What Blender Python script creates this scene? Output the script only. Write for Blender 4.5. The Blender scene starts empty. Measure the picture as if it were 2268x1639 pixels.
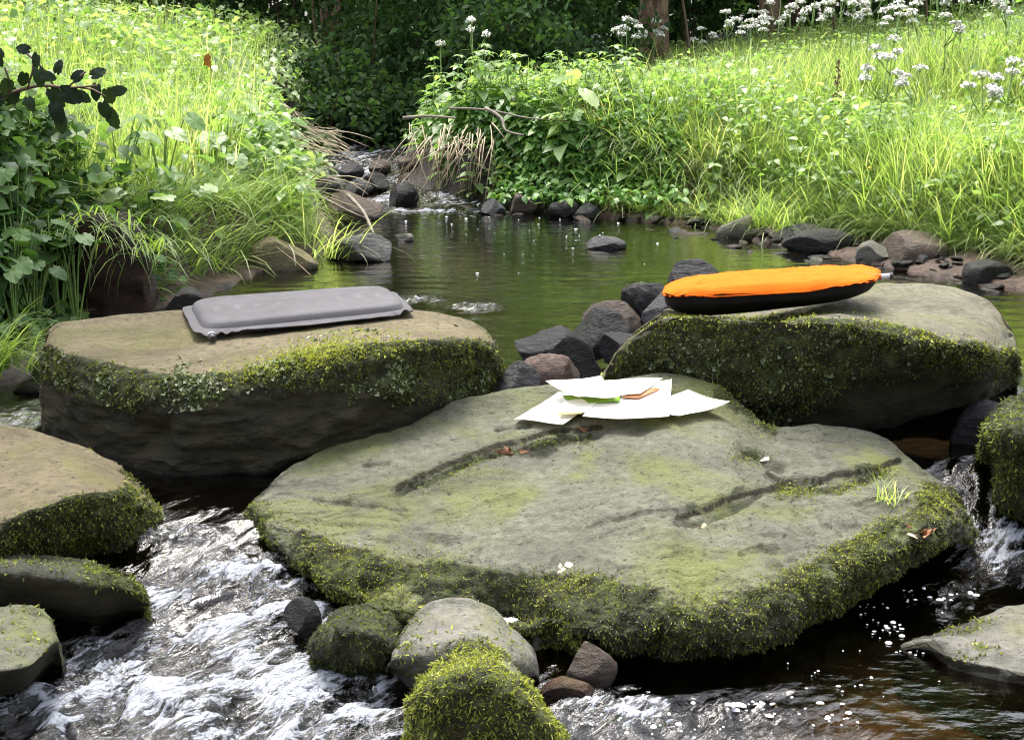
import bpy, math, random
import numpy as np
from mathutils import Vector, Matrix
from mathutils.bvhtree import BVHTree

random.seed(7)
R = np.random.default_rng(11)
SC = bpy.context.scene
COL = SC.collection

# ------------------------------------------------------------------ camera, sky, sun, exposure
CH, FPX = 0.75, 3150.0                      # camera height over the pool, focal length in px of a 2268 px wide picture
TH = math.atan((819.5 - 68) / FPX)
cd = bpy.data.cameras.new('camera'); cam = bpy.data.objects.new('camera', cd); COL.objects.link(cam)
cd.sensor_width = 36; cd.lens = 50; cd.clip_start = .05; cd.clip_end = 400
cam.location = (0, 0, CH); cam.rotation_euler = (math.pi / 2 - TH, 0, 0)
SC.camera = cam

SUN_EL, SUN_AZ = math.radians(70), math.radians(-16)     # azimuth measured from +Y towards +X
w = bpy.data.worlds.new('World'); SC.world = w; w.use_nodes = True
nt = w.node_tree; bg = nt.nodes['Background']
sky = nt.nodes.new('ShaderNodeTexSky'); sky.sky_type = 'NISHITA'; sky.sun_disc = False
sky.sun_elevation = SUN_EL; sky.sun_rotation = SUN_AZ; sky.air_density = 1.0; sky.dust_density = 4.0; sky.ozone_density = 1.0
hs = nt.nodes.new('ShaderNodeHueSaturation'); hs.inputs['Saturation'].default_value = .35     # thin bright cloud: a greyer sky
nt.links.new(sky.outputs[0], hs.inputs['Color']); nt.links.new(hs.outputs[0], bg.inputs[0]); bg.inputs[1].default_value = .15
sl = bpy.data.lights.new('sun', 'SUN'); so = bpy.data.objects.new('sun', sl); COL.objects.link(so)
sl.energy = 1.6; sl.angle = math.radians(28); sl.color = (1, .95, .86)
sd = Vector((math.sin(SUN_AZ) * math.cos(SUN_EL), math.cos(SUN_AZ) * math.cos(SUN_EL), math.sin(SUN_EL)))
so.rotation_euler = sd.to_track_quat('Z', 'Y').to_euler()
SC.view_settings.view_transform = 'Standard'; SC.view_settings.look = 'None'
SC.view_settings.exposure = 2.0; SC.view_settings.gamma = 1
SC.render.engine = 'CYCLES'
SC.cycles.max_bounces = 7; SC.cycles.transparent_max_bounces = 8; SC.cycles.diffuse_bounces = 3
SC.cycles.glossy_bounces = 3; SC.cycles.transmission_bounces = 4
SC.cycles.caustics_reflective = False; SC.cycles.caustics_refractive = False
SC.cycles.use_denoising = True; SC.cycles.filter_width = 1.1

# ------------------------------------------------------------------ picture <-> world
cT, sT = math.cos(TH), math.sin(TH)
def ray(u, v):
    a = (u - 1134) / FPX; b = (819.5 - v) / FPX
    return np.array([a, cT + b * sT, -sT + b * cT])
def atz(u, v, z=0.):
    d = ray(u, v); t = (z - CH) / d[2]; return np.array([d[0] * t, d[1] * t, z])
def aty(u, v, y):
    d = ray(u, v); t = y / d[1]; return np.array([d[0] * t, y, CH + d[2] * t])
def uv_of(P):
    P = np.asarray(P, float); X = P[..., 0]; Y = P[..., 1]; Z = P[..., 2] - CH
    dep = np.maximum(Y * cT - Z * sT, .05); up = Y * sT + Z * cT
    return 1134 + FPX * X / dep, 819.5 - FPX * up / dep

# ------------------------------------------------------------------ noise
_perm = np.random.default_rng(3).permutation(256).astype(np.int64)
_perm = np.concatenate([_perm, _perm, _perm])
_gr = np.random.default_rng(5).normal(size=(256, 3)); _gr /= np.linalg.norm(_gr, axis=1)[:, None]
def pn(P, seed=0):
    P = np.asarray(P, float) + seed * 17.31
    sh = P.shape[:-1]; P = P.reshape(-1, 3)
    i = np.floor(P).astype(np.int64); f = P - i; i &= 255
    u = f * f * f * (f * (f * 6 - 15) + 10)
    r = 0
    for dx in (0, 1):
        wx = u[:, 0] if dx else 1 - u[:, 0]
        for dy in (0, 1):
            wy = u[:, 1] if dy else 1 - u[:, 1]
            for dz in (0, 1):
                wz = u[:, 2] if dz else 1 - u[:, 2]
                h = _perm[_perm[_perm[(i[:, 0] + dx) & 255] + ((i[:, 1] + dy) & 255)] + ((i[:, 2] + dz) & 255)]
                g = _gr[h]
                r = r + wx * wy * wz * (g[:, 0] * (f[:, 0] - dx) + g[:, 1] * (f[:, 1] - dy) + g[:, 2] * (f[:, 2] - dz))
    return (r * 1.6).reshape(sh)
def fbm(P, o=4, seed=0, gain=.5):
    P = np.asarray(P, float); r = 0; a = 1; t = 0
    for k in range(o):
        r = r + a * pn(P * 2 ** k, seed + k); t += a; a *= gain
    return r / t
def sst(a, b, x):
    t = np.clip((np.asarray(x, float) - a) / (b - a), 0, 1); return t * t * (3 - 2 * t)
def xyz(x, y, z=0.):
    x = np.asarray(x, float); return np.stack([x, np.broadcast_to(y, x.shape), np.broadcast_to(z, x.shape)], -1)

# ------------------------------------------------------------------ objects
def tag(o, label=None, cat=None, group=None, kind=None):
    if label: o['label'] = label
    if cat: o['category'] = cat
    if group: o['group'] = group
    if kind: o['kind'] = kind
    return o
def empty(name, loc, label=None, cat=None, group=None):
    o = bpy.data.objects.new(name, None); COL.objects.link(o); o.location = [float(q) for q in loc]; o.empty_display_size = .05
    return tag(o, label, cat, group)
def mk(name, V, F, mat, parent=None, tint=None, smooth=True, attrs=None, origin=None):
    V = np.asarray(V, float).reshape(-1, 3)
    if origin is None:
        if parent is not None: origin = np.array(parent.location)
        else: origin = np.array([V[:, 0].mean(), V[:, 1].mean(), V[:, 2].min()])
    V = V - origin
    me = bpy.data.meshes.new(name)
    F = [np.asarray(f, np.int64) for f in F if len(f)]
    nl = sum(f.size for f in F); nf = sum(len(f) for f in F)
    me.vertices.add(len(V)); me.vertices.foreach_set('co', V.astype(np.float32).ravel())
    me.loops.add(nl); me.loops.foreach_set('vertex_index', np.concatenate([f.ravel() for f in F]).astype(np.int32))
    me.polygons.add(nf)
    tot = np.concatenate([np.full(len(f), f.shape[1]) for f in F])
    me.polygons.foreach_set('loop_start', (np.cumsum(tot) - tot).astype(np.int32))
    me.polygons.foreach_set('loop_total', tot.astype(np.int32))
    me.update(calc_edges=True)
    me.polygons.foreach_set('use_smooth', np.full(nf, smooth, bool))
    at = dict(attrs or {})
    if tint is not None: at['tint'] = tint
    for k, a in at.items():
        t = me.attributes.new(k, 'FLOAT', 'POINT'); t.data.foreach_set('value', np.asarray(a, np.float32).ravel())
    me.materials.append(mat)
    o = bpy.data.objects.new(name, me); COL.objects.link(o)
    if parent is None: o.location = [float(q) for q in origin]
    else: o.parent = parent
    return o
def dup(o, loc, rz=0., s=1., rx=0., ry=0.):
    c = o.copy(); COL.objects.link(c); c.location = [float(q) for q in loc]
    c.rotation_euler = (rx, ry, rz); c.scale = (s, s, s) if np.isscalar(s) else s
    for ch in o.children:
        k = ch.copy(); COL.objects.link(k); k.parent = c
    return c
class Geo:
    def __init__(s): s.V = []; s.F = {3: [], 4: []}; s.T = []; s.n = 0
    def add(s, V, F, T=.5):
        V = np.asarray(V).reshape(-1, 3); s.V.append(V)
        for f in F: s.F[f.shape[1]].append(np.asarray(f) + s.n)
        s.T.append(np.broadcast_to(np.asarray(T, float), (len(V),)).copy()); s.n += len(V); return s
    def build(s, name, mat, parent=None, **k):
        F = [np.concatenate(s.F[q]) for q in (3, 4) if s.F[q]]
        return mk(name, np.concatenate(s.V), F, mat, parent, tint=np.concatenate(s.T), **k)
def nrm(a): return a / np.maximum(np.linalg.norm(a, axis=-1, keepdims=True), 1e-9)
def idx(base, n, step):                      # replicate face indices for n items
    return (np.asarray(base)[None] + (np.arange(n) * step)[:, None, None]).reshape(-1, np.asarray(base).shape[1])
def leaves(P, D, N, L, W, curl=.25, fold=.25, shape=(1., .8), tint=.5, simple=False):
    P = np.asarray(P, float); n = len(P)
    L = np.broadcast_to(L, (n,))[:, None]; W = np.broadcast_to(W, (n,))[:, None]; curl = np.broadcast_to(curl, (n,))[:, None]
    D = nrm(D); S = nrm(np.cross(D, N)); N = np.cross(S, D)
    T = np.broadcast_to(np.asarray(tint, float), (n,))
    def pt(t, s, wd): return P + D * t * L - N * curl * t * t * L + S * s * wd * W / 2 + N * abs(s) * fold * wd * W / 2
    if simple:
        V = np.stack([pt(0, 0, 0), pt(.45, -1, 1), pt(.45, 1, 1), pt(1, 0, 0)], 1)
        return V.reshape(-1, 3), [idx([[0, 2, 3], [0, 3, 1]], n, 4)], np.repeat(T, 4)
    a, b = shape
    V = np.stack([pt(0, 0, 0), pt(.27, -1, a), pt(.3, 0, 0), pt(.27, 1, a), pt(.63, -1, b), pt(.65, 0, 0), pt(.63, 1, b), pt(1, 0, 0)], 1)
    return V.reshape(-1, 3), [idx([[0, 2, 1], [0, 3, 2], [4, 5, 7], [5, 6, 7]], n, 8), idx([[1, 2, 5, 4], [2, 3, 6, 5]], n, 8)], np.repeat(T, 8)
def blades(P, head, L, Wd, lean, curl, ns=3, tint=.5):
    P = np.asarray(P, float); n = len(P)
    L, Wd, lean, curl = [np.broadcast_to(q, (n,)).astype(float) for q in (L, Wd, lean, curl)]
    h = np.stack([np.cos(head), np.sin(head), 0 * head], 1); s = np.stack([-np.sin(head), np.cos(head), 0 * head], 1)
    p = P.copy(); rows = []; T = np.broadcast_to(np.asarray(tint, float), (n,))
    for k in range(ns + 1):
        t = k / ns; wd = (Wd * (1 - t ** 1.6) * .5 + Wd * .04)[:, None]
        rows += [p - s * wd, p + s * wd]
        a = (lean + curl * (t + .5 / ns))[:, None]
        p = p + (h * np.sin(a) + np.array([0, 0, 1.]) * np.cos(a)) * (L / ns)[:, None]
    V = np.stack(rows, 1); m = 2 * (ns + 1)
    f = [[2 * k, 2 * k + 1, 2 * k + 3, 2 * k + 2] for k in range(ns)]
    return V.reshape(-1, 3), [idx(f, n, m)], np.repeat(T, m)
def tube(pts, r, sides=6):
    pts = np.asarray(pts, float); n = len(pts); r = np.broadcast_to(r, (n,)).astype(float)
    d = nrm(np.gradient(pts, axis=0)); ref = np.array([0, 0, 1.]) if abs(d[0, 2]) < .8 else np.array([1., 0, 0])
    a = nrm(np.cross(d, ref)); b = np.cross(d, a)
    th = np.arange(sides) * 2 * math.pi / sides
    V = pts[:, None] + r[:, None, None] * (a[:, None] * np.cos(th)[None, :, None] + b[:, None] * np.sin(th)[None, :, None])
    f = []
    for i in range(n - 1):
        for k in range(sides):
            q = (k + 1) % sides; f.append([i * sides + k, i * sides + q, (i + 1) * sides + q, (i + 1) * sides + k])
    V = V.reshape(-1, 3); m = len(V); V = np.concatenate([V, pts[:1], pts[-1:]])
    t = [[m, (k + 1) % sides, k] for k in range(sides)] + [[m + 1, (n - 1) * sides + k, (n - 1) * sides + (k + 1) % sides] for k in range(sides)]
    return V, [np.array(f), np.array(t)]
def catmull(P, n, closed=False):
    P = np.asarray(P, float); m = len(P)
    if closed: t = np.arange(n) * m / n
    else: t = np.linspace(0, m - 1, n)
    i = np.minimum(np.floor(t).astype(int), m - 1 if closed else m - 2); f = (t - i).reshape((-1,) + (1,) * (P.ndim - 1))
    if closed: g = [P[(i + k) % m] for k in (-1, 0, 1, 2)]
    else: g = [P[np.clip(i + k, 0, m - 1)] for k in (-1, 0, 1, 2)]
    a, b, c, d = g
    return .5 * (2 * b + (c - a) * f + (2 * a - 5 * b + 4 * c - d) * f ** 2 + (3 * b - a - 3 * c + d) * f ** 3)

# ------------------------------------------------------------------ materials
def nmat(name):
    m = bpy.data.materials.new(name); m.use_nodes = True; t = m.node_tree
    b = t.nodes['Principled BSDF']; return m, t, b, t.nodes['Material Output']
def N(t, typ, **k):
    n = t.nodes.new('ShaderNode' + typ)
    for a, v in k.items():
        if hasattr(n, a) and not a.startswith('i_'): setattr(n, a, v)
    return n
def setin(t, n, i, v):
    if hasattr(v, 'bl_idname') or isinstance(v, bpy.types.NodeSocket): t.links.new(v, n.inputs[i])
    else: n.inputs[i].default_value = v
def noise(t, scale, detail=4, rough=.55, vec=None, dist=0.):
    n = N(t, 'TexNoise'); n.inputs['Scale'].default_value = scale; n.inputs['Detail'].default_value = detail
    n.inputs['Roughness'].default_value = rough; n.inputs['Distortion'].default_value = dist
    if vec is not None: t.links.new(vec, n.inputs['Vector'])
    return n.outputs['Fac']
def mrange(t, v, a, b, c=0., d=1.):
    n = N(t, 'MapRange'); n.clamp = True; n.interpolation_type = 'SMOOTHSTEP'
    setin(t, n, 0, v); n.inputs[1].default_value = a; n.inputs[2].default_value = b; n.inputs[3].default_value = c; n.inputs[4].default_value = d
    return n.outputs[0]
def mixc(t, f, a, b):
    n = N(t, 'Mix'); n.data_type = 'RGBA'
    setin(t, n, 0, f); 
    for i, v in ((6, a), (7, b)):
        if isinstance(v, tuple): n.inputs[i].default_value = (*v, 1)
        else: t.links.new(v, n.inputs[i])
    return n.outputs[2]
def math_(t, op, a, b=0.):
    n = N(t, 'Math'); n.operation = op; setin(t, n, 0, a); setin(t, n, 1, b); return n.outputs[0]
def attr(t, name): 
    n = N(t, 'Attribute'); n.attribute_name = name; return n.outputs['Fac']
def ocoord(t, scale=None):
    n = N(t, 'TexCoord').outputs['Object']
    if scale:
        m = N(t, 'Mapping'); t.links.new(n, m.inputs[0]); m.inputs['Scale'].default_value = scale; n = m.outputs[0]
    return n
def bump(t, h, dist, strength=1., nor=None):
    n = N(t, 'Bump'); n.inputs['Strength'].default_value = strength; n.inputs['Distance'].default_value = dist
    t.links.new(h, n.inputs['Height'])
    if nor is not None: t.links.new(nor, n.inputs['Normal'])
    return n.outputs[0]
def ramp(t, f, stops):
    n = N(t, 'ValToRGB'); t.links.new(f, n.inputs[0]); e = n.color_ramp.elements
    while len(e) > 1: e.remove(e[0])
    e[0].position = stops[0][0]; e[0].color = (*stops[0][1], 1)
    for p, c in stops[1:]:
        q = e.new(p); q.color = (*c, 1)
    return n.outputs[0]
def rock_mat(name, a, b, algae=(.16, .19, .045), alg=.5, moss=(.028, .031, .011), face=(.027, .027, .013), rough=.75, bsc=1., strat=1.):
    """dry stone with lighter and darker grain, green algae film, and two surface attributes: moss cover and wet/lichen-dark faces, also shade painted into cracks"""
    m, t, p, o = nmat(name)
    c = ocoord(t); cs = ocoord(t, (1, 1, 2.2 * strat))
    n1 = noise(t, 7, 6, .62, cs); n2 = noise(t, 60, 4, .6, c); n3 = noise(t, 4.2, 5, .6, c, .6); n4 = noise(t, 260, 3, .6, c)
    col = mixc(t, mrange(t, n1, .34, .66), a, b)
    col = mixc(t, mrange(t, n2, .3, .72), col, mixc(t, .55, col, (a[0] * .45, a[1] * .45, a[2] * .45)))
    col = mixc(t, math_(t, 'MULTIPLY', mrange(t, n3, .44, .64), alg), col, algae)
    col = mixc(t, math_(t, 'MULTIPLY', mrange(t, n4, .6, .74), .5), col, tuple(q * min(1., a[0] * 6.5) for q in (.30, .29, .25)))
    n5 = noise(t, 2.6, 6, .7, cs, .8); col = mixc(t, mrange(t, n5, .52, .68, 0, .55), col, (a[0] * .42, a[1] * .42, a[2] * .40))
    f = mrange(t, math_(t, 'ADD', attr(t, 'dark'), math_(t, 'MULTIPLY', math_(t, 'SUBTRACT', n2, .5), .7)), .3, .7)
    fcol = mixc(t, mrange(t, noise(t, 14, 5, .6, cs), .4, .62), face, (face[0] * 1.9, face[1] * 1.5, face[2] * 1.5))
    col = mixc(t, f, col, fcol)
    k = mrange(t, math_(t, 'ADD', attr(t, 'moss'), math_(t, 'MULTIPLY', math_(t, 'SUBTRACT', n2, .5), .9)), .35, .65)
    mcol = mixc(t, mrange(t, noise(t, 35, 4, .6, c), .4, .65), moss, (moss[0] * 2.6, moss[1] * 2.8, moss[2] * 2.4))
    col = mixc(t, k, col, mcol)
    wet = attr(t, 'wet')
    col = mixc(t, wet, col, mixc(t, .65, col, (.012, .010, .008)))
    pit = noise(t, 95, 3, .6, cs, .3); col = mixc(t, mrange(t, pit, .60, .68, 0, .75), col, (a[0] * .22, a[1] * .22, a[2] * .2))
    t.links.new(col, p.inputs['Base Color']); p.inputs['Specular IOR Level'].default_value = .28
    r = N(t, 'MapRange'); t.links.new(wet, r.inputs[0]); r.inputs[3].default_value = rough; r.inputs[4].default_value = .25
    t.links.new(r.outputs[0], p.inputs['Roughness'])
    nb = bump(t, noise(t, 45, 8, .68, cs), .020 * bsc, 1.)
    nb = bump(t, noise(t, 300, 4, .65, c), .004 * bsc, 1., nb)
    t.links.new(nb, p.inputs['Normal'])
    return m
def leaf_mat(name, stops, trans=.45, rough=.42, spec=.5, tc=1.5, veinscale=0.):
    m, t, p, o = nmat(name)
    col = ramp(t, attr(t, 'tint'), stops)
    if veinscale:
        col = mixc(t, mrange(t, noise(t, veinscale, 3, .6, ocoord(t)), .35, .7, 0, .35), col, (stops[-1][1]))
    t.links.new(col, p.inputs['Base Color']); p.inputs['Roughness'].default_value = rough; p.inputs['Specular IOR Level'].default_value = spec
    if trans > 0:
        tr = N(t, 'BsdfTranslucent'); mc = N(t, 'VectorMath'); mc.operation = 'MULTIPLY'; t.links.new(col, mc.inputs[0]); mc.inputs[1].default_value = (tc * 1.1, tc * 1.15, tc * .55)
        t.links.new(mc.outputs[0], tr.inputs[0]); mx = N(t, 'MixShader'); mx.inputs[0].default_value = trans
        t.links.new(p.outputs[0], mx.inputs[1]); t.links.new(tr.outputs[0], mx.inputs[2]); t.links.new(mx.outputs[0], o.inputs[0])
    return m
def plain(name, col, rough=.6, var=.0, vs=40, bmp=0., spec=.5, trans=0.):
    m, t, p, o = nmat(name); c = ocoord(t)
    if var: 
        n = mrange(t, noise(t, vs, 5, .6, c), .3, .7)
        t.links.new(mixc(t, n, tuple(q * (1 - var) for q in col), tuple(min(1, q * (1 + var)) for q in col)), p.inputs['Base Color'])
    else: p.inputs['Base Color'].default_value = (*col, 1)
    p.inputs['Roughness'].default_value = rough; p.inputs['Specular IOR Level'].default_value = spec
    if bmp: t.links.new(bump(t, noise(t, vs * 2, 5, .6, c), bmp), p.inputs['Normal'])
    return m

TAN = rock_mat('sandstone_tan', (.19, .155, .092), (.275, .23, .14), (.19, .185, .05), .5)
GREY = rock_mat('sandstone_grey', (.145, .145, .108), (.225, .225, .165), (.175, .195, .06), .9)
PALE = rock_mat('stone_pale', (.14, .135, .115), (.22, .21, .18), (.15, .16, .04), .6, bsc=.6)
DARKR = rock_mat('basalt_dark', (.006, .006, .007), (.019, .019, .021), (.02, .022, .015), .2, rough=.45, bsc=.6)
BROWNR = rock_mat('stone_brown', (.06, .043, .034), (.13, .095, .075), (.075, .075, .04), .25, rough=.6, bsc=.6)
PINKR = rock_mat('stone_pink', (.14, .095, .08), (.20, .145, .12), (.13, .12, .06), .15, bsc=.7)
BLUER = rock_mat('slate_grey', (.03, .031, .035), (.085, .085, .09), (.075, .08, .05), .3, rough=.5, bsc=.6)
MOSSM = leaf_mat('moss_leaf', [(0, (.018, .022, .006)), (.3, (.075, .088, .018)), (.65, (.19, .22, .038)), (1, (.36, .38, .07))], .28, .55, .25, 1.3)
DEADM = leaf_mat('dead_moss_leaf', [(0, (.02, .02, .015)), (.5, (.10, .10, .078)), (1, (.26, .255, .21))], .15, .6, .3, 1.)
LICHM = leaf_mat('liverwort_leaf', [(0, (.025, .026, .012)), (.4, (.06, .075, .022)), (.8, (.13, .165, .07)), (1, (.28, .31, .2))], .2, .45, .5, 1.2)
GRASSM = leaf_mat('grass_blade', [(0, (.08, .14, .025)), (.45, (.22, .31, .09)), (.85, (.35, .42, .19)), (1, (.47, .46, .30))], .5, .45, .45, 1.6)
LEAFM = leaf_mat('meadow_leaf', [(0, (.055, .12, .028)), (.5, (.17, .27, .09)), (1, (.34, .42, .20))], .45, .42, .5, 1.6)
NETM = leaf_mat('nettle_leaf', [(0, (.04, .10, .024)), (.5, (.10, .22, .05)), (1, (.19, .33, .075))], .4, .42, .5, 1.5)
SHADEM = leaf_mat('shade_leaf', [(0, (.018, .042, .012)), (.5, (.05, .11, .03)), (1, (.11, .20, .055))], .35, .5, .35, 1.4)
WOODM = leaf_mat('forest_leaf', [(0, (.016, .034, .014)), (.5, (.055, .11, .036)), (1, (.17, .28, .10))], .4, .65, .15, 1.5)
DARKLEAF = leaf_mat('bramble_leaf', [(0, (.006, .013, .005)), (1, (.022, .042, .014))], .2, .5, .25, 1.2)
STRAW = plain('dry_straw', (.33, .27, .18), .7, .25, 30)
ROOTM = plain('dry_root', (.34, .27, .18), .75, .3, 30)
BARK = None
WHITEF = plain('white_petals', (.62, .62, .56), .7, .06, 80)
STEMM = plain('green_stem', (.12, .2, .04), .5, .2, 30)
DSTEM = plain('brown_stem', (.10, .065, .035), .7, .3, 30)
YELF = plain('yellow_petals', (.75, .5, .03), .6)
WOODP = plain('driftwood', (.17, .145, .115), .75, .3, 25, .003)
SEEDM = plain('pale_seed', (.55, .42, .26), .55, .2, 60)
DEADL = plain('dead_leaf', (.26, .12, .06), .6, .4, 60, .002)
def bark():
    m, t, p, o = nmat('pine_bark'); c = ocoord(t, (1, 1, .25)); n = noise(t, 22, 8, .7, c)
    t.links.new(mixc(t, mrange(t, n, .4, .62), (.11, .07, .048), (.40, .26, .17)), p.inputs['Base Color']); p.inputs['Roughness'].default_value = .85
    t.links.new(bump(t, n, .03), p.inputs['Normal']); return m
BARK = bark()

# ------------------------------------------------------------------ terrain and stream
LY = [-6, 1.0, 2.0, 2.9, 3.6, 4.0, 4.5, 4.9, 5.9, 6.5, 7.5, 9, 12, 20]
LX = [-1.6, -1.5, -1.5, -1.15, -1.06, -.93, -.78, -.64, -.76, -.95, -1.05, -1.0, -1.2, -2]
RY = [-6, 1.0, 2.5, 2.9, 4.1, 4.35, 4.65, 5.0, 5.3, 5.6, 5.9, 6.15, 6.4, 6.8, 7.5, 9, 12, 20]
RX = [1.6, 1.6, 1.65, 1.6, 1.52, 1.36, 1.16, .98, .80, .65, .31, -.05, -.33, -.52, -.58, -.5, -.6, -1.2]
def xl(y): return np.interp(y, LY, LX)
def xr(y): return np.interp(y, RY, RX)
def water_z(x, y):
    x, y = np.broadcast_arrays(np.asarray(x, float), np.asarray(y, float))
    side = sst(.1, .5, x)
    a = -.13 * sst(0, 1, (2.36 - y) / .62); b = -.125 * sst(0, 1, (2.43 - y) / .22)
    z = a * (1 - side) + b * side
    up = np.maximum(y - 5.95, 0); z = z + .05 * up + .018 * sst(.25, .4, np.mod(up, .55)) * (up > 0) * np.minimum(up, 1)
    return np.minimum(z, .22)
def ground_z(x, y):
    x, y = np.broadcast_arrays(np.asarray(x, float), np.asarray(y, float))
    n = fbm(xyz(x, y) * 2.2, 4, 2); nf = fbm(xyz(x, y) * 14, 3, 9)
    dl = (xl(y) - x) * .85 + n * .10; dr = (x - xr(y)) * .8 + n * .10
    zw = water_z(0 * x - .5, y)
    lipl = np.interp(y, [2, 3, 4.5, 5.5, 6.5, 8], [.26, .32, .17, .18, .30, .38])
    lipr = np.interp(y, [3, 5.3, 5.8, 6.15, 7.3, 9], [.10, .11, .18, .30, .25, .13])
    def bank(d, lip, sl, mud, wd):
        return np.where(d > 0, .01 + d * .14 + (lip - .02) * sst(mud, mud + wd, d) + (sl * np.clip(d - mud, 0, 3.2) if sl > .1 else .03 * np.clip(d - mud, 0, 9) + .13 * np.clip(d - .95, 0, 2.4)) + .02 * np.clip(d - 3, 0, 12) - .14 * np.clip(d - mud - wd, 0, 100), 0)
    zl = bank(dl, lipl, .17, np.interp(y, [2.5, 3.2, 4], [.22, .1, .06]), .12); zr = bank(dr, lipr, .06, np.interp(y, [4, 5, 6, 6.4], [.34, .28, .1, .02]), .14)
    bed = -.03 - .13 * sst(0, .5, -np.maximum(dl, dr))
    bed = bed + .085 * sst(2.35, 2.1, y) * sst(.0, .3, x) * sst(0, .3, -np.maximum(dl, dr))
    z = np.where((dl > 0) | (dr > 0), np.maximum(zl, zr), bed + np.minimum(water_z(x, y) - zw, 0)) + zw
    return z + .03 * n * (np.maximum(dl, dr) > .1) + .012 * nf
def grid_mesh(xs, ys, zf):
    X, Y = np.meshgrid(xs, ys); Z = zf(X, Y); V = np.stack([X, Y, Z], -1).reshape(-1, 3)
    nx, ny = len(xs), len(ys); i = (np.arange(ny - 1)[:, None] * nx + np.arange(nx - 1)[None]).ravel()
    return V, [np.stack([i, i + 1, i + nx + 1, i + nx], 1)]
def soil():
    m, t, p, o = nmat('bank_soil'); c = ocoord(t)
    n1 = noise(t, 9, 6, .65, c); n2 = noise(t, 70, 4, .6, c)
    mud = mixc(t, mrange(t, n1, .35, .65), (.045, .026, .019), (.15, .092, .07))
    veg = mixc(t, mrange(t, n1, .35, .65), (.012, .014, .005), (.035, .045, .012))
    bed = mixc(t, mrange(t, noise(t, 16, 5, .65, c), .4, .65), (.008, .006, .003), (.05, .032, .015))
    bed = mixc(t, attr(t, 'silt'), bed, mixc(t, mrange(t, noise(t, 16, 5, .65, c), .35, .6), (.09, .055, .028), (.36, .22, .11)))
    shade_soil = mixc(t, mrange(t, n1, .35, .65), (.008, .006, .004), (.035, .024, .016))  # darker soil: painted shade of the overhang the heightfield cannot form
    col = mixc(t, attr(t, 'veg'), mud, veg); col = mixc(t, attr(t, 'overhang_shade'), col, shade_soil); col = mixc(t, attr(t, 'bed'), col, bed)
    col = mixc(t, mrange(t, n2, .3, .7, 0, .5), col, (.03, .022, .016))
    t.links.new(col, p.inputs['Base Color']); p.inputs['Roughness'].default_value = .7
    t.links.new(bump(t, noise(t, 40, 8, .7, c), .03), p.inputs['Normal']); return m
gx = np.concatenate([-np.geomspace(120, 3.2, 26), np.arange(-3.1, 4.6, .03), np.geomspace(4.7, 120, 26)])
gy = np.concatenate([-np.geomspace(60, 1, 12), np.arange(-.8, 1.2, .2), np.arange(1.25, 10, .03), np.geomspace(10.1, 150, 40)])
V, F = grid_mesh(gx, gy, ground_z)
dlr = np.maximum((xl(V[:, 1]) - V[:, 0]), (V[:, 0] - xr(V[:, 1])))
vg = np.maximum(sst(.22, .4, dlr + .08 * fbm(V * 3, 3, 4)), .85 * sst(5.9, 6.1, V[:, 1])); bd = sst(.03, -.03, dlr) * (V[:, 2] < water_z(0 * V[:, 0] - .5, V[:, 1]) + .03)  # veg tone raised upstream too, adding to the overhang's painted shade
tag(mk('ground', V, F, soil(), attrs={'veg': vg, 'overhang_shade': sst(5.9, 6.1, V[:, 1]) * sst(9, 8, V[:, 1]) * sst(.5, .2, V[:, 0]), 'bed': bd, 'silt': sst(2.3, 2.0, V[:, 1]) * sst(.1, .5, V[:, 0])}, origin=np.zeros(3)), kind='structure')

# ------------------------------------------------------------------ water
FOAM_GLINTS = [  # u, v, radius u, radius v, strength : where foam and painted sky glints whiten the stream
    (400, 1190, 80, 24, .8), (560, 1285, 190, 46, .85), (650, 1370, 150, 60, .9), (380, 1335, 130, 60, .8), (480, 1430, 260, 100, .74), (640, 1520, 280, 120, .92), (250, 1500, 200, 80, .72),
    (300, 1570, 300, 90, .85), (110, 1590, 190, 70, .85), (820, 1580, 130, 110, .9), (120, 1480, 60, 70, .6), (600, 1640, 400, 60, .85), (230, 1640, 200, 40, .75),
    (640, 1165, 130, 25, .25), (760, 1420, 70, 90, .6),
    (2160, 1090, 90, 75, .55), (2200, 1190, 90, 60, .85), (2200, 1255, 120, 40, .7), (2100, 1310, 90, 30, .45), (2268, 1150, 40, 80, .6),
    (1400, 1600, 180, 45, .72), (1300, 1570, 120, 40, .72), (1640, 1590, 150, 40, .5), (1560, 1640, 300, 30, .55), (930, 664, 60, 8, .7), (1060, 683, 56, 9, .85), (1420, 632, 40, 5, .5), (1750, 1560, 80, 40, .2),
    (960, 470, 170, 9, .8), (1040, 452, 150, 12, .7), (860, 440, 120, 22, .75), (810, 390, 130, 45, .75), (790, 340, 100, 35, .75), (1000, 440, 110, 20, .72),
    (60, 940, 90, 45, .5), (1480, 510, 120, 16, .3), (2230, 860, 50, 30, .5)]
def foam_glint_field(P):
    u, v = uv_of(P); f = np.zeros(len(P))
    for a, b, ru, rv, s in FOAM_GLINTS:
        f = np.maximum(f, s * np.exp(-.8 * (((u - a) / ru) ** 2 + ((v - b) / rv) ** 2)))
    return f
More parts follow.
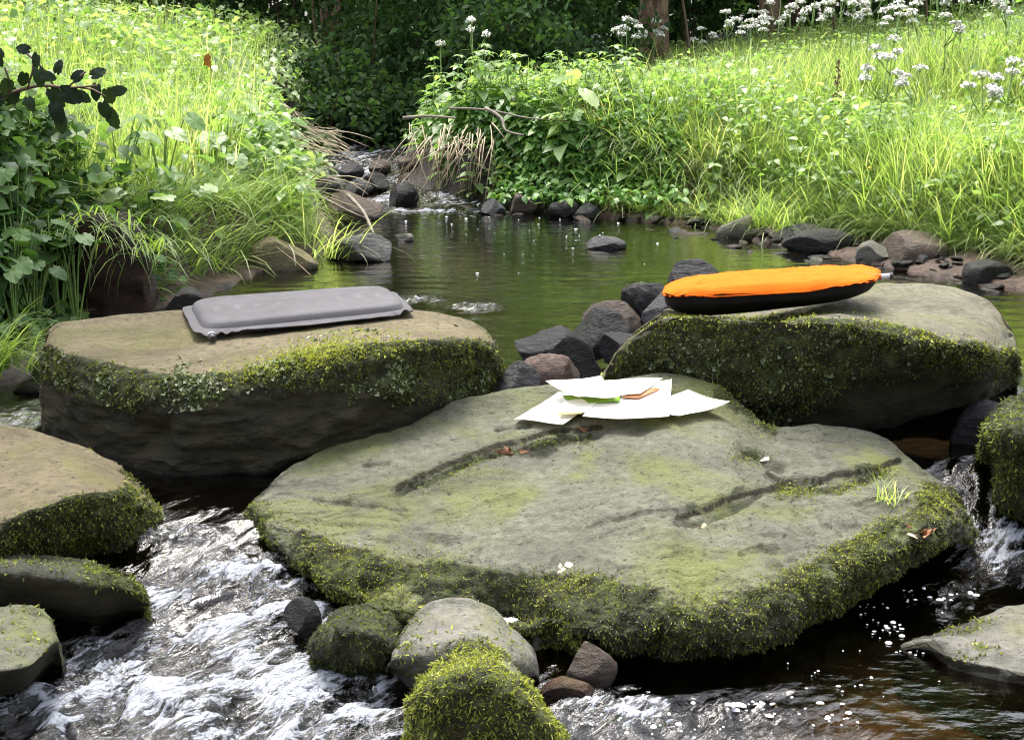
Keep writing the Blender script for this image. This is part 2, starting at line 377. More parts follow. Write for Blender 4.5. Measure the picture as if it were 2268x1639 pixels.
def water():
    xs = np.arange(-1.75, 1.9, .0055); ys = np.concatenate([np.arange(.8, 1.45, .05), np.arange(1.45, 2.55, .0048), 2.55 + np.cumsum(np.linspace(.006, .05, 240))])
    ys = ys[ys < 12]
    V, F = grid_mesh(xs, ys, water_z)
    f = foam_glint_field(V)
    rough = np.clip(f * 1.3, 0, 1) + .10 * (V[:, 1] < 2.45) * (1 - .6 * sst(.3, .6, V[:, 0]))
    rough = np.maximum(rough, .9 * sst(6.0, 6.2, V[:, 1]))
    P = V * np.array([1, 1, 0]); wrp = np.stack([fbm(P * 5, 2, 21), fbm(P * 5, 2, 22), 0 * f], -1) * .09
    ca = math.sqrt(.5); q0 = P + wrp * .8; q = np.stack([(q0[:, 0] - q0[:, 1]) * ca * 1.6, (q0[:, 0] + q0[:, 1]) * ca * .62, 0 * f], -1)   # waves drawn out along the current
    h = .6 * (1 - 2 * np.abs(pn(q * 8, 31))) + .6 * pn(q * 15, 32) + .34 * (1 - 2 * np.abs(pn(q * 29, 33))) + .18 * pn(q * 60, 34)
    amp = .028 * rough * np.where(V[:, 1] > 4, .55, 1)
    crest = h
    V[:, 2] += amp * h + .0012 * np.sin(V[:, 1] * 60 + 6 * fbm(P * 3, 2, 8)) * (V[:, 1] > 2.6) * (V[:, 1] < 4.5) * .6
    m, t, p, o = nmat('stream_water'); c = ocoord(t); cs = ocoord(t, (1, .6, 1))
    fa = attr(t, 'foam')  # foam cover together with the painted glints
    r1 = N(t, 'Mapping'); t.links.new(c, r1.inputs[0]); r1.inputs['Rotation'].default_value = (0, 0, math.radians(45)); r2 = N(t, 'Mapping'); t.links.new(r1.outputs[0], r2.inputs[0]); r2.inputs['Scale'].default_value = (1.5, .34, 1); cf = r2.outputs[0]
    b0 = bump(t, noise(t, 7, 3, .5, ocoord(t, (.7, 2.2, 1))), .0045, 1.)
    b1 = bump(t, noise(t, 38, 3, .5, ocoord(t, (.8, 1.6, 1))), .0013, 1., b0)
    rb = N(t, 'Bump'); t.links.new(attr(t, 'rough'), rb.inputs['Strength']); rb.inputs['Distance'].default_value = .02
    t.links.new(noise(t, 46, 5, .6, cf, .5), rb.inputs['Height']); t.links.new(b1, rb.inputs['Normal']); nor = rb.outputs[0]
    gl = N(t, 'BsdfGlossy'); gl.inputs['Roughness'].default_value = .035; t.links.new(nor, gl.inputs['Normal'])
    trn = N(t, 'BsdfTransparent'); trn.inputs[0].default_value = (.46, .39, .27, 1)
    fr = N(t, 'Fresnel'); fr.inputs['IOR'].default_value = 1.5; t.links.new(nor, fr.inputs['Normal'])
    fk = math_(t, 'MULTIPLY', fr.outputs[0], 1.55); fk.node.use_clamp = True
    mx = N(t, 'MixShader'); t.links.new(fk, mx.inputs[0]); t.links.new(trn.outputs[0], mx.inputs[1]); t.links.new(gl.outputs[0], mx.inputs[2])
    # aerated water plus painted sky glints: white broken patches where the stream tumbles
    fn = noise(t, 28, 5, .58, cf, .8); fn2 = noise(t, 105, 4, .65, cf, .4)
    fm = math_(t, 'ADD', math_(t, 'MULTIPLY', fn, .6), math_(t, 'MULTIPLY', fn2, .4))
    k = mrange(t, math_(t, 'ADD', math_(t, 'ADD', math_(t, 'MULTIPLY', fa, .44), math_(t, 'MULTIPLY', math_(t, 'MULTIPLY', attr(t, 'crest'), fa), .14)), math_(t, 'SUBTRACT', fm, .5)), .335, .44, 0, .78)
    fo = N(t, 'BsdfPrincipled'); fo.inputs['Base Color'].default_value = (.56, .59, .66, 1); fo.inputs['Roughness'].default_value = .35
    t.links.new(bump(t, fm, .03, 1., nor), fo.inputs['Normal'])
    m2 = N(t, 'MixShader'); t.links.new(k, m2.inputs[0]); t.links.new(mx.outputs[0], m2.inputs[1]); t.links.new(fo.outputs[0], m2.inputs[2])
    t.links.new(m2.outputs[0], o.inputs[0])
    global WXS, WYS, WZ
    WXS, WYS, WZ = xs, ys, V[:, 2].reshape(len(ys), len(xs)).copy()
    ob = mk('stream_water', V, F, m, attrs={'foam': f, 'rough': np.clip(rough, 0, 1), 'crest': crest}, origin=np.zeros(3))
    return tag(ob, kind='structure')
WATER = water()

# ------------------------------------------------------------------ boulders
def loft(cols, nu, nv, cap=.03):
    A = np.array(cols, float)
    c0 = A[0].mean(0); c1 = A[-1].mean(0); d0 = nrm(c0 - A[1].mean(0)); d1 = nrm(c1 - A[-2].mean(0))
    A = np.concatenate([[np.tile(c0 + d0 * cap, (A.shape[1], 1))], [c0 + (A[0] - c0) * .6 + d0 * cap * .8], A, [c1 + (A[-1] - c1) * .6 + d1 * cap * .8], [np.tile(c1 + d1 * cap, (A.shape[1], 1))]])
    L = catmull(A.transpose(1, 0, 2), nv, True).transpose(1, 0, 2)
    G = catmull(L, nu)
    i = np.arange(nu - 1)[:, None] * nv; k = np.arange(nv)[None]; q = (k + 1) % nv
    f = np.stack([i + k, i + q, i + nv + q, i + nv + k], -1).reshape(-1, 4)
    return G, f
def gnormals(G):
    du = np.gradient(G, axis=0); dv = (np.roll(G, -1, 1) - np.roll(G, 1, 1)) * .5
    n = nrm(np.cross(du, dv)); c = G.mean((0, 1))
    if (n * (G - c)).sum() < 0: n = -n
    return n
def col(F, E, B, zw=0., bulge=.02, crown=.0, fy=0., hang=False, mid=.5):
    """one cross section of a boulder: F front foot (u,v[,Y]), E front top edge (u,v,Y), B back top edge (u,v,Y)"""
    f = aty(*F) if len(F) == 3 else atz(F[0], F[1], zw)
    e = aty(*E); b = aty(*B)
    low = f + np.array([0, .06 if hang else .0, .012 if hang else -.12])
    m = f * (1 - mid) + e * mid + np.array([0, -bulge, 0])
    e2 = e * .82 + b * .18 + np.array([0, 0, crown * .6 + .004]); t1 = e * .5 + b * .5 + np.array([0, 0, crown]); b0 = b * .85 + e * .15 + np.array([0, 0, crown * .4])
    hz = min(low[2], zw - .12)
    bm = b + np.array([0, .035, (hz - b[2]) * .4]); bl = np.array([b[0], b[1] + .02, hz])
    return [low, f, m, e - np.array([0, 0, .008]), e2, t1, b0, b, bm, bl]
def poly_sd(u, v, pl):
    """signed distance in the picture to a polyline; positive below (towards the viewer), plus fade at its ends"""
    best = np.full(u.shape, 1e9); sg = np.zeros(u.shape)
    for (a, b), (c, d) in zip(pl[:-1], pl[1:]):
        L2 = (c - a) ** 2 + (d - b) ** 2; s = ((u - a) * (c - a) + (v - b) * (d - b)) / L2; s = np.clip(s, 0, 1)
        dx = u - (a + s * (c - a)); dy = v - (b + s * (d - b)); r = np.hypot(dx, dy); k = r < best
        best = np.where(k, r, best); sg = np.where(k, np.sign((c - a) * dy - (d - b) * dx), sg)
    return best * sg
def in_poly(u, v, pl, soft=12):
    ins = np.zeros(u.shape, bool); dm = np.full(u.shape, 1e9)
    for (a, b), (c, d) in zip(pl, pl[1:] + pl[:1]):
        cr = ((b > v) != (d > v)) & (u < (c - a) * (v - b) / (d - b + 1e-9) + a); ins ^= cr
        L2 = (c - a) ** 2 + (d - b) ** 2 + 1e-9; s = np.clip(((u - a) * (c - a) + (v - b) * (d - b)) / L2, 0, 1)
        dm = np.minimum(dm, np.hypot(u - a - s * (c - a), v - b - s * (d - b)))
    return sst(-soft, soft, np.where(ins, dm, -dm))
def tufts(G, Nn, f, wgt, n, size, tint, droop=.3, wr=.38, k=1, simple=True, curl=.5, hug=.5, rng=R):
    P = G.reshape(-1, 3); Nv = Nn.reshape(-1, 3); w = wgt.reshape(-1)
    a, b, c, d = [P[f[:, j]] for j in range(4)]
    ar = np.linalg.norm(np.cross(c - a, d - b), axis=1) * w[f].mean(1); ar = np.maximum(ar, 0); ar /= ar.sum()
    s = rng.choice(len(f), n, p=ar); r1 = rng.random((n, 1)); r2 = rng.random((n, 1))
    p = (a[s] * (1 - r1) + b[s] * r1) * (1 - r2) + (d[s] * (1 - r1) + c[s] * r1) * r2; nn = Nv[f[s, 0]]
    D = nn * hug + rng.normal(size=(n, 3)) * .55 + np.array([0, 0, -droop])
    L = size[0] + (size[1] - size[0]) * rng.random(n) ** 1.6
    cl = fbm(p * 28, 2, 51)
    T = np.clip(tint[0] + (tint[1] - tint[0]) * rng.random(n) + cl * .35 + .15 * nn[:, 2], 0, 1)
    return leaves(p - nn * .002, D, nn + rng.normal(size=(n, 3)) * .5, L, L * wr * (.7 + .6 * rng.random(n)), curl, .3, (1, .9), T, simple)
BV = {}
def rock(name, label, cols, mat, nu, nv, amp=.012, fr=6., seed=0, feat=None, wet=(0., .05), dark=None, mossw=None, cap=.03, cat='boulder', group=None, ridge=.0, algw=None, zw=0.):
    G, f = loft(cols, nu, nv, cap); n = gnormals(G)
    d = amp * fbm(G * fr * np.array([1, 1, 1.6]), 5, seed, .52)
    if ridge: d = d - ridge * np.abs(pn(G * fr * 1.7, seed + 7)) + ridge * .3
    G = G + n * d[..., None]
    if feat is not None: G = feat(G, n); 
    n = gnormals(G); u, v = uv_of(G)
    if mossw:                                   # moss swells into small cushions
        ms = np.clip(mossw(G, n, u, v), 0, 1); q = G + .012 * np.stack([pn(G * 40, 3), pn(G * 40, 4), pn(G * 40, 5)], -1)
        G = G + n * (ms * (.009 * np.abs(pn(q * 34, 6)) + .005 * np.abs(pn(q * 75, 7)) - .001))[..., None]; n = gnormals(G)
    wt = sst(wet[0] + wet[1], wet[0], G[..., 2] - zw + .02 * fbm(G * 9, 3, 77))
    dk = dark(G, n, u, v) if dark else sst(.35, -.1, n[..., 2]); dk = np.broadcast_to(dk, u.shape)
    ms = ms if mossw else np.zeros(u.shape)
    o = mk(name, G.reshape(-1, 3), [f], mat, attrs={'wet': wt, 'dark': dk, 'moss': ms})
    tag(o, label, cat, group)
    BV[name] = BVHTree.FromPolygons([tuple(q) for q in G.reshape(-1, 3)], f.tolist())
    return o, G, n, f, ms
def hit(bv, u, v):
    d = ray(u, v); h = BV[bv].ray_cast(Vector((0, 0, CH)), Vector(d)); return None if h[0] is None else (np.array(h[0]), np.array(h[1]))

# --- long block under the grey cushion
cL = [col((112, 978), (106, 772, 2.62), (116, 738, 2.72), bulge=.01), col((170, 1000), (150, 790, 2.50), (160, 715, 2.78)), col((250, 1028), (250, 812, 2.43), (270, 699, 2.84)),
      col((380, 1055), (380, 838, 2.37), (400, 690, 2.86)), col((520, 1053), (520, 832, 2.36), (540, 686, 2.88)), col((660, 1042), (660, 806, 2.39), (680, 684, 2.90)),
      col((800, 1025), (800, 775, 2.43), (820, 685, 2.90)), col((930, 1000), (920, 760, 2.47), (940, 695, 2.88)), col((1040, 960), (1020, 757, 2.53), (1020, 712, 2.84)),
      col((1098, 920), (1088, 775, 2.62), (1082, 738, 2.78), bulge=.015)]
def featL(G, n):
    u, v = uv_of(G); face = sst(.5, 0., n[..., 2]) * (n[..., 1] < 0)
    G = G.copy(); h = fbm(G * np.array([7, 7, 16]), 4, 5); G -= n * (face * (.020 * np.abs(h) + .012 * np.abs(fbm(G * np.array([14, 14, 40]), 3, 15))))[..., None]
    G -= n * (.03 * in_poly(u, v, [(285, 935), (370, 930), (365, 1000), (300, 1000)], 30) * face)[..., None]
    G += n * (.012 * np.exp(-(poly_sd(u, v, [(560, 1045), (690, 985), (800, 900), (900, 850)]) / 22) ** 2) * face)[..., None]
    return G
def bandL(u, v): # distance below the front top edge
    e = np.interp(u, [106, 150, 250, 380, 520, 660, 800, 920, 1020, 1090], [772, 790, 812, 838, 832, 806, 775, 760, 757, 765]); return v - e
def mossL(G, n, u, v):
    b = bandL(u, v); wd = np.interp(u, [100, 300, 480, 560, 700, 900, 1100], [70, 75, 45, 30, 60, 110, 150]) * (1 + .5 * fbm(G * 14, 3, 3))
    return sst(-16, 4, b) * sst(wd + 25, wd - 15, b) * (n[..., 1] < .3) + .8 * np.exp(-((u - 690) / 140) ** 2 - ((b + 12) / 22) ** 2) * (n[..., 2] > .2)
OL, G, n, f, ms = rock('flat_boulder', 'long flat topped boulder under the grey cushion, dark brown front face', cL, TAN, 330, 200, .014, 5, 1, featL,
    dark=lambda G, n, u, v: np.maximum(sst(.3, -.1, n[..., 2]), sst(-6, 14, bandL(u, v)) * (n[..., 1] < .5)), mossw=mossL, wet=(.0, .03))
u, v = uv_of(G); b = bandL(u, v)
wa = ms * np.clip(.4 + 1.2 * fbm(G * 12, 2, 8), .03, 1)
g = Geo(); g.add(*tufts(G, n, f, wa * sst(-30, 20, b), 26000, (.003, .009), (.0, .75), .5, .45, curl=.6));  # face band tinted darker, its shadow put into the moss colour
g.add(*tufts(G, n, f, ms * np.exp(-((u - 690) / 170) ** 2) * (b < 20) + 1e-6, 5000, (.005, .011), (.6, 1.), .1, .35)); g.build('moss', MOSSM, OL)
g = Geo(); g.add(*tufts(G, n, f, wa, 14000, (.003, .008), (.0, .8), .5, .35)); g.build('dead_moss', DEADM, OL)
sp = np.clip(fbm(G * 9, 2, 18) - .02, 0, 1) * 3
g = Geo(); g.add(*tufts(G, n, f, ms * sp + .9 * np.exp(-((u - 405) / 34) ** 2 - ((v - 838) / 26) ** 2), 2300, (.005, .0105), (.25, 1.), .1, .9, simple=False, curl=.4, hug=.8)); g.build('liverwort', LICHM, OL)

# --- big boulder under the orange cushion
cR = [col((1350, 880, 2.72), (1348, 815, 2.66), (1352, 800, 2.76), bulge=.005), col((1420, 900, 2.68), (1395, 748, 2.62), (1405, 735, 2.78)), col((1500, 925, 2.66), (1480, 698, 2.58), (1480, 684, 2.84)),
      col((1610, 950, 2.62), (1610, 694, 2.54), (1600, 672, 2.92)), col((1740, 965, 2.60), (1740, 700, 2.51), (1730, 655, 2.96)), col((1860, 965, 2.60), (1870, 708, 2.48), (1860, 641, 2.98), hang=True),
      col((1980, 945, 2.62), (1990, 738, 2.47), (1980, 632, 3.0), hang=True), col((2100, 905, 2.66), (2100, 752, 2.48), (2090, 638, 2.98), hang=True),
      col((2185, 895, 2.70), (2190, 758, 2.54), (2185, 672, 2.92), hang=True), col((2232, 860, 2.76), (2240, 780, 2.66), (2240, 722, 2.84), bulge=.005, hang=True)]
def edgeR(u): return np.interp(u, [1340, 1395, 1480, 1610, 1740, 1870, 1990, 2100, 2190, 2260], [830, 750, 700, 696, 705, 700, 730, 750, 770, 780])
def featR(G, n):
    u, v = uv_of(G); G = G.copy(); face = sst(.4, 0, n[..., 2])
    G[..., 2] += -.034 * np.exp(-((u - 1660) / 120) ** 2) * sst(.2, .6, n[..., 2])
    G += n * (.012 * fbm(G * 13, 3, 44) * face)[..., None]
    G[..., 2] -= .008 * sst(-4, 8, poly_sd(u, v, [(1800, 668), (1950, 660), (2100, 680), (2230, 735)])) * sst(.3, .7, n[..., 2])
    return G
def mossR(G, n, u, v):
    b = v - edgeR(u); lower = np.interp(u, [1340, 1450, 1690, 1800, 1900, 2000, 2100, 2230], [150, 220, 245, 190, 130, 80, 60, 60])
    return sst(-12, 16, b + 30 * fbm(G * 9, 3, 13)) * sst(lower + 40, lower - 20, b) * (n[..., 1] < .4)
STONE = rock_mat('sandstone_pale', (.165, .155, .108), (.25, .235, .17), (.19, .195, .055), .6)
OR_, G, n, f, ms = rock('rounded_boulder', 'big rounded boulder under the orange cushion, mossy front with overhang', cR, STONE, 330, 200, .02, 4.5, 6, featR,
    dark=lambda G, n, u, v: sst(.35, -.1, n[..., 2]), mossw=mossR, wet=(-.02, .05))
u, v = uv_of(G); b = v - edgeR(u)
g = Geo(); g.add(*tufts(G, n, f, ms * np.clip(.5 + 1.3 * fbm(G * 11, 2, 9), .05, 1), 60000, (.003, .008), (.05, .85), .35, .42, curl=.6))
g.add(*tufts(G, n, f, ms * np.exp(-(b - 5) ** 2 / 700) * np.clip(.3 + 1.5 * fbm(G * 7, 2, 29), 0, 1), 4500, (.005, .011), (.5, 1), .1, .4)); g.build('moss', MOSSM, OR_)
g = Geo(); g.add(*tufts(G, n, f, ms, 26000, (.003, .008), (.0, .8), .4, .35)); g.build('dead_moss', DEADM, OR_)
g = Geo(); g.add(*tufts(G, n, f, ms * np.clip(fbm(G * 8, 2, 19) + .08, 0, 1) * sst(20, 70, b), 1500, (.005, .0105), (.25, 1.), .1, .9, simple=False, curl=.4, hug=.8)); g.build('liverwort', LICHM, OR_)

# --- dark stone that props the overhang
def blob(u0, v0, u1, v1, zb, seed, mat, name, label, cat='stone', group=None, depth=.8, planes=9, tilt=0., sink=.25, amp=.06, nn=40, top=None, y=None, sub=.0, rz=None, mossf=None):
    """angular stone: a ball cut by random planes, sized from the width and height it has"""
    rg = np.random.default_rng(seed)
    base = atz((u0 + u1) / 2, v1, zb) if y is None else aty((u0 + u1) / 2, v1, y)
    s = base[1] / FPX * 1.03; wd = (u1 - u0) * s; ht = (v1 - v0) * s
    th = np.linspace(0, math.pi, nn); ph = np.linspace(0, 2 * math.pi, nn * 2, endpoint=False)
    T, Ph = np.meshgrid(th, ph, indexing='ij'); D = np.stack([np.sin(T) * np.cos(Ph), np.sin(T) * np.sin(Ph), np.cos(T)], -1)
    Q = D * 1.25
    for _ in range(planes):
        nn_ = nrm(rg.normal(size=3)); h = rg.uniform(.62, .92); k = Q @ nn_; ex = np.maximum(k - h, 0); Q = Q - nn_ * (ex * .96)[..., None]
    Q = Q / np.abs(Q).max((0, 1))
    Q = Q * (1 + amp * fbm(Q * 2.2 + seed, 4, seed % 50)[..., None])
    ext = (1 + sink) * ht / 2
    Q = Q * np.array([wd / 2, wd / 2 * depth, ext])
    if tilt:
        a = math.radians(tilt); c_, s_ = math.cos(a), math.sin(a)
        Q = np.stack([Q[..., 0] * c_ - Q[..., 2] * s_, Q[..., 1], Q[..., 0] * s_ + Q[..., 2] * c_], -1)
    if rz: 
        c_, s_ = math.cos(rz), math.sin(rz); Q = np.stack([Q[..., 0] * c_ - Q[..., 1] * s_, Q[..., 0] * s_ + Q[..., 1] * c_, Q[..., 2]], -1)
    cen = base + np.array([0, wd / 2 * depth * .75, ht - ext]); G = Q + cen
    n = nrm(Q / np.array([wd, wd * depth, ht]) ** 2)
    m_, l_ = G.shape[:2]; i = np.arange(m_ - 1)[:, None] * l_; k = np.arange(l_)[None]; q = (k + 1) % l_
    f = np.stack([i + k, i + l_ + k, i + l_ + q, i + q], -1).reshape(-1, 4)
    wt = sst(.035, .0, G[..., 2] - zb + .02 * fbm(G * 12, 2, 5)); ms = np.clip(mossf(G, n), 0, 1) if mossf else 0 * wt
    o = mk(name, G.reshape(-1, 3), [f], mat, attrs={'wet': wt, 'dark': 0 * wt + .0, 'moss': ms}); tag(o, label, cat, group)
    BV[o.name] = BVHTree.FromPolygons([tuple(q) for q in G.reshape(-1, 3)], f.tolist())
    return o, G, n, f, ms
blob(2112, 890, 2262, 1045, -.03, 5, DARKR, 'support_stone', 'dark stone propping the overhanging end of the big rounded boulder', depth=.7, planes=4, sink=.4, y=2.52)

# --- broad central slab
cC = [col((556, 1185), (566, 1128, 2.17), (585, 1090, 2.26), -.05, .005), col((600, 1225), (606, 1165, 2.10), (660, 1033, 2.36), -.05), col((720, 1330), (715, 1250, 1.99), (790, 967, 2.46), -.09),
      col((860, 1390), (850, 1310, 1.93), (945, 908, 2.53), -.11), col((1000, 1420), (1000, 1345, 1.90), (1090, 877, 2.56), -.12), col((1150, 1460), (1150, 1370, 1.87), (1230, 855, 2.58), -.12),
      col((1330, 1448, 1.90), (1330, 1335, 1.87), (1360, 842, 2.60), -.12, .04, hang=True), col((1500, 1455, 1.89), (1500, 1325, 1.86), (1490, 836, 2.60), -.12, .045, hang=True), col((1640, 1450, 1.90), (1640, 1325, 1.87), (1590, 862, 2.56), -.12, .04, hang=True),
      col((1745, 1408, 1.95), (1750, 1300, 1.92), (1700, 942, 2.48), -.12, .03, hang=True), col((1860, 1335, 2.03), (1885, 1240, 1.99), (1810, 948, 2.48), -.12, .02, hang=True), col((1995, 1268, 2.10), (2012, 1190, 2.06), (1930, 962, 2.47), -.12, .015, hang=True),
      col((2088, 1222, 2.17), (2092, 1150, 2.13), (2010, 1020, 2.42), -.12, hang=True), col((2128, 1200, 2.21), (2135, 1150, 2.2), (2105, 1085, 2.34), -.12, .004, hang=True)]
CRACKS = [[(880, 1082), (940, 1050), (1020, 1018), (1110, 985), (1200, 966), (1290, 950), (1330, 944)], [(1500, 1146), (1545, 1135), (1600, 1112), (1680, 1088), (1745, 1068)], [(1700, 1045), (1740, 1066), (1810, 1066), (1900, 1048), (1990, 1020)],
          [(1300, 1160), (1420, 1130), (1500, 1128)], [(1100, 955), (1140, 948), (1175, 944)], [(810, 1030), (860, 1028)], [(1640, 1215), (1690, 1210), (1720, 1216)], [(1640, 985), (1690, 1008), (1730, 1030)], [(700, 1110), (800, 1122), (900, 1128)], [(1900, 1110), (1990, 1080)]]
def cracks(G, u, v, wd):
    a = 0 * u; q = 16 * fbm(G * 11, 3, 63)
    for k, pl in enumerate(CRACKS): a = np.maximum(a, np.exp(-(poly_sd(u, v + q, pl) / wd) ** 2) * (1 if k < 3 else .6))
    return a
def featC(G, n):
    u, v = uv_of(G); G = G.copy(); top = sst(.25, .6, n[..., 2]); wob = 34 * fbm(G * 9, 4, 61)
    def ledge(pl, h, wd, decay, u0, u1, fade=40):
        s = poly_sd(u, v + wob, pl); k = sst(u0 - fade, u0 + fade, u) * sst(u1 + fade, u1 - fade, u)
        G[..., 2] -= top * k * h * (.5 + .5 * fbm(G * 8, 2, 62)) * sst(-wd * .6, wd * .6, s) * np.exp(-np.maximum(s, 0) / (decay * 2.2))
    ledge([(860, 1085), (930, 1052), (1010, 1020), (1110, 985), (1290, 950), (1420, 930), (1560, 905)], .030, 7, 95, 890, 1440)
    ledge([(1480, 1140), (1580, 1112), (1680, 1085), (1760, 1062)], .028, 6, 60, 1510, 1670, 30)
    ledge([(1690, 1045), (1730, 1062), (1800, 1062), (1900, 1045), (2010, 1010)], .036, 6, 60, 1755, 1960, 25)
    ledge([(560, 1135), (680, 1150), (760, 1165), (900, 1180), (1040, 1195)], .022, 12, 80, 640, 1030)
    ledge([(1640, 985), (1700, 1010), (1740, 1030)], .014, 6, 40, 1640, 1740, 20)
    G[..., 2] -= top * .014 * cracks(G, u, v, 6)
    G[..., 2] += .022 * np.exp(-((u - 830) / 170) ** 2 - ((v - 1225) / 55) ** 2)
    face = sst(.75, .35, n[..., 2]) * (v > 1150); lump = sst(1000, 1100, v)
    G += n * (.022 * lump * fbm(G * 11, 3, 65) * sst(1120, 1260, v + .12 * (u - 1300)) + .010 * face * fbm(G * 30, 3, 66))[..., None]
    G += n * (-.055 * in_poly(u, v, [(1060, 1300), (1130, 1275), (1230, 1360), (1330, 1440), (1300, 1500), (1100, 1420)], 30))[..., None]
    q = fbm(G * np.array([5, 11, 8]), 5, 67, .55) * 5; st = np.floor(q) + sst(.0, .16, q - np.floor(q))      # flaking layers
    G[..., 2] += top * .0032 * st * (.4 + .6 * sst(1000, 1120, v))
    G += n * (.0035 * fbm(G * np.array([16, 30, 30]), 4, 68) * top)[..., None]
    return G
def mossC(G, n, u, v):
    w = 26 * fbm(G * 9, 3, 71)
    lim = np.interp(u, [540, 600, 760, 900, 1040, 1100, 1300, 1500, 1700, 1800, 1900, 2000, 2060, 2160], [1115, 1140, 1180, 1215, 1235, 1265, 1290, 1305, 1290, 1235, 1170, 1100, 1070, 1085])
    w = w + 60 * fbm(G * 4.5, 3, 72)
    m = sst(-30, 45, v + w - lim) * .95 * (1 - .55 * sst(.12, .35, fbm(G * 7, 3, 73)))
    m = np.maximum(m, .75 * np.exp(-(poly_sd(u, v + .5 * w, [(930, 1062), (1110, 1002), (1290, 962)]) - 16) ** 2 / 200) * (u > 900) * (u < 1320))
    m = np.maximum(m, .8 * np.exp(-((u - 1660) / 45) ** 2 - ((v - 1010) / 16) ** 2))
    m = np.maximum(m, .7 * np.exp(-(poly_sd(u, v, [(1730, 1085), (1850, 1085), (1960, 1045)]) - 4) ** 2 / 260) * (u > 1700) * (u < 2010))
    m = np.maximum(m, .7 * np.exp(-(poly_sd(u, v, [(1590, 870), (1660, 920), (1720, 955)])) ** 2 / 350) * (u > 1570) * (u < 1720))
    return np.where(n[..., 2] > -.75, m, m * .3)
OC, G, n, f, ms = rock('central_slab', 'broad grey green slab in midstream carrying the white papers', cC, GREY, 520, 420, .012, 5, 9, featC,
    dark=lambda G, n, u, v: np.maximum(sst(.2, -.3, n[..., 2]), .95 * cracks(G, u, v, 8)), mossw=mossC, wet=(-.14, .10), zw=0)  # cracks also darkened in colour to deepen the shade in their grooves
u, v = uv_of(G); pz = np.clip(.45 + 1.5 * fbm(G * 10, 2, 10), .06, 1)
g = Geo(); g.add(*tufts(G, n, f, ms * pz, 190000, (.0022, .0075), (.05, .9), .35, .36, curl=.6))
br = np.clip(fbm(G * 6, 2, 40) * 1.9 + .35, 0, 1)
g.add(*tufts(G, n, f, ms * br * sst(.1, .5, n[..., 2]), 44000, (.002, .007), (.45, 1.), 0, .36))
g.add(*tufts(G, n, f, ms * sst(.6, .0, n[..., 2]) * (v > 1180), 55000, (.004, .010), (.1, .9), .9, .32, curl=.3)); g.build('moss', MOSSM, OC)
g = Geo(); g.add(*tufts(G, n, f, np.clip(ms * 1.4, 0, 1) * np.clip(.55 - 1.4 * fbm(G * 10, 2, 10), .05, 1), 110000, (.0022, .007), (.1, .9), .2, .3)); g.build('dead_moss', DEADM, OC)

# --- nearer boulders at the sides
cA = [col((-160, 1260), (-160, 1160, 1.95), (-150, 930, 2.3), -.06), col((-20, 1275), (-20, 1150, 1.97), (-10, 945, 2.34), -.07, .03), col((90, 1270), (100, 1110, 2.0), (80, 958, 2.36), -.07, .03), col((190, 1255), (200, 1085, 2.04), (170, 985, 2.34), -.07, .03),
      col((275, 1235), (275, 1085, 2.09), (245, 1020, 2.30), -.06, .02), col((320, 1205), (318, 1110, 2.16), (300, 1062, 2.26), -.05, .01)]
OA, G, n, f, ms = rock('side_boulder', 'tan boulder by the left edge with a mossy corner above the rapids', cA, TAN, 200, 160, .014, 6, 14, zw=-.06, wet=(.0, .05),
    dark=lambda G, n, u, v: sst(.45, 0, n[..., 2]) * .8, mossw=lambda G, n, u, v: sst(.85, .5, n[..., 2] + .25 * fbm(G * 10, 3, 4)) * sst(20, 120, u + (v - 1050) * .5) * (n[..., 1] < .5))
g = Geo(); g.add(*tufts(G, n, f, ms, 65000, (.003, .009), (.0, .85), .45, .36, curl=.5)); g.build('moss', MOSSM, OA)
cB = [col((-140, 1370), (-140, 1270, 1.84), (-130, 1235, 2.02), -.1), col((0, 1372), (0, 1265, 1.85), (0, 1233, 2.0), -.1), col((100, 1375), (110, 1275, 1.85), (100, 1240, 2.0), -.1), col((200, 1395), (215, 1290, 1.86), (200, 1250, 1.99), -.1), col((275, 1380), (290, 1305, 1.88), (280, 1275, 1.96), -.1, .008)]
OB, G, n, f, ms = rock('low_slab', 'low dark green slab between the tan boulder and the small angular stone', cB, rock_mat('slab_green', (.05, .053, .038), (.10, .10, .075), (.07, .09, .03), .7), 150, 120, .012, 7, 17, zw=-.1, wet=(.0, .06),
    mossw=lambda G, n, u, v: sst(150, 260, u) * sst(-.3, .3, n[..., 2]) * .9 + .3 * sst(.2, .6, n[..., 2]))
g = Geo(); g.add(*tufts(G, n, f, ms, 14000, (.003, .009), (.0, .75), .45, .36)); g.build('moss', MOSSM, OB)
cD = [col((-120, 1560), (-120, 1475, 1.62), (-110, 1350, 1.82), -.13), col((0, 1555), (0, 1478, 1.63), (0, 1345, 1.83), -.13), col((60, 1540), (70, 1465, 1.65), (60, 1348, 1.83), -.13), col((110, 1500), (118, 1420, 1.70), (105, 1372, 1.80), -.13, .005)]
OD, G, n, f, ms = rock('angular_stone', 'grey angular stone in the lower corner beside the white rapids', cD, GREY, 130, 110, .010, 8, 23, zw=-.13, wet=(.0, .07), cap=.012,
    mossw=lambda G, n, u, v: .42 * sst(.1, .5, n[..., 2]) * sst(-.1, .3, fbm(G * 12, 3, 4)))
g = Geo(); g.add(*tufts(G, n, f, ms, 900, (.003, .009), (.2, .85), .2, .4)); g.build('moss', MOSSM, OD)
cE = [col((2190, 1085), (2200, 960, 2.3), (2200, 915, 2.4), -.05, .01), col((2225, 1170), (2225, 950, 2.2), (2235, 888, 2.42), -.1, .02), col((2300, 1200), (2300, 960, 2.16), (2310, 885, 2.44), -.11, .02), col((2420, 1200), (2420, 960, 2.16), (2420, 890, 2.44), -.11, .02)]
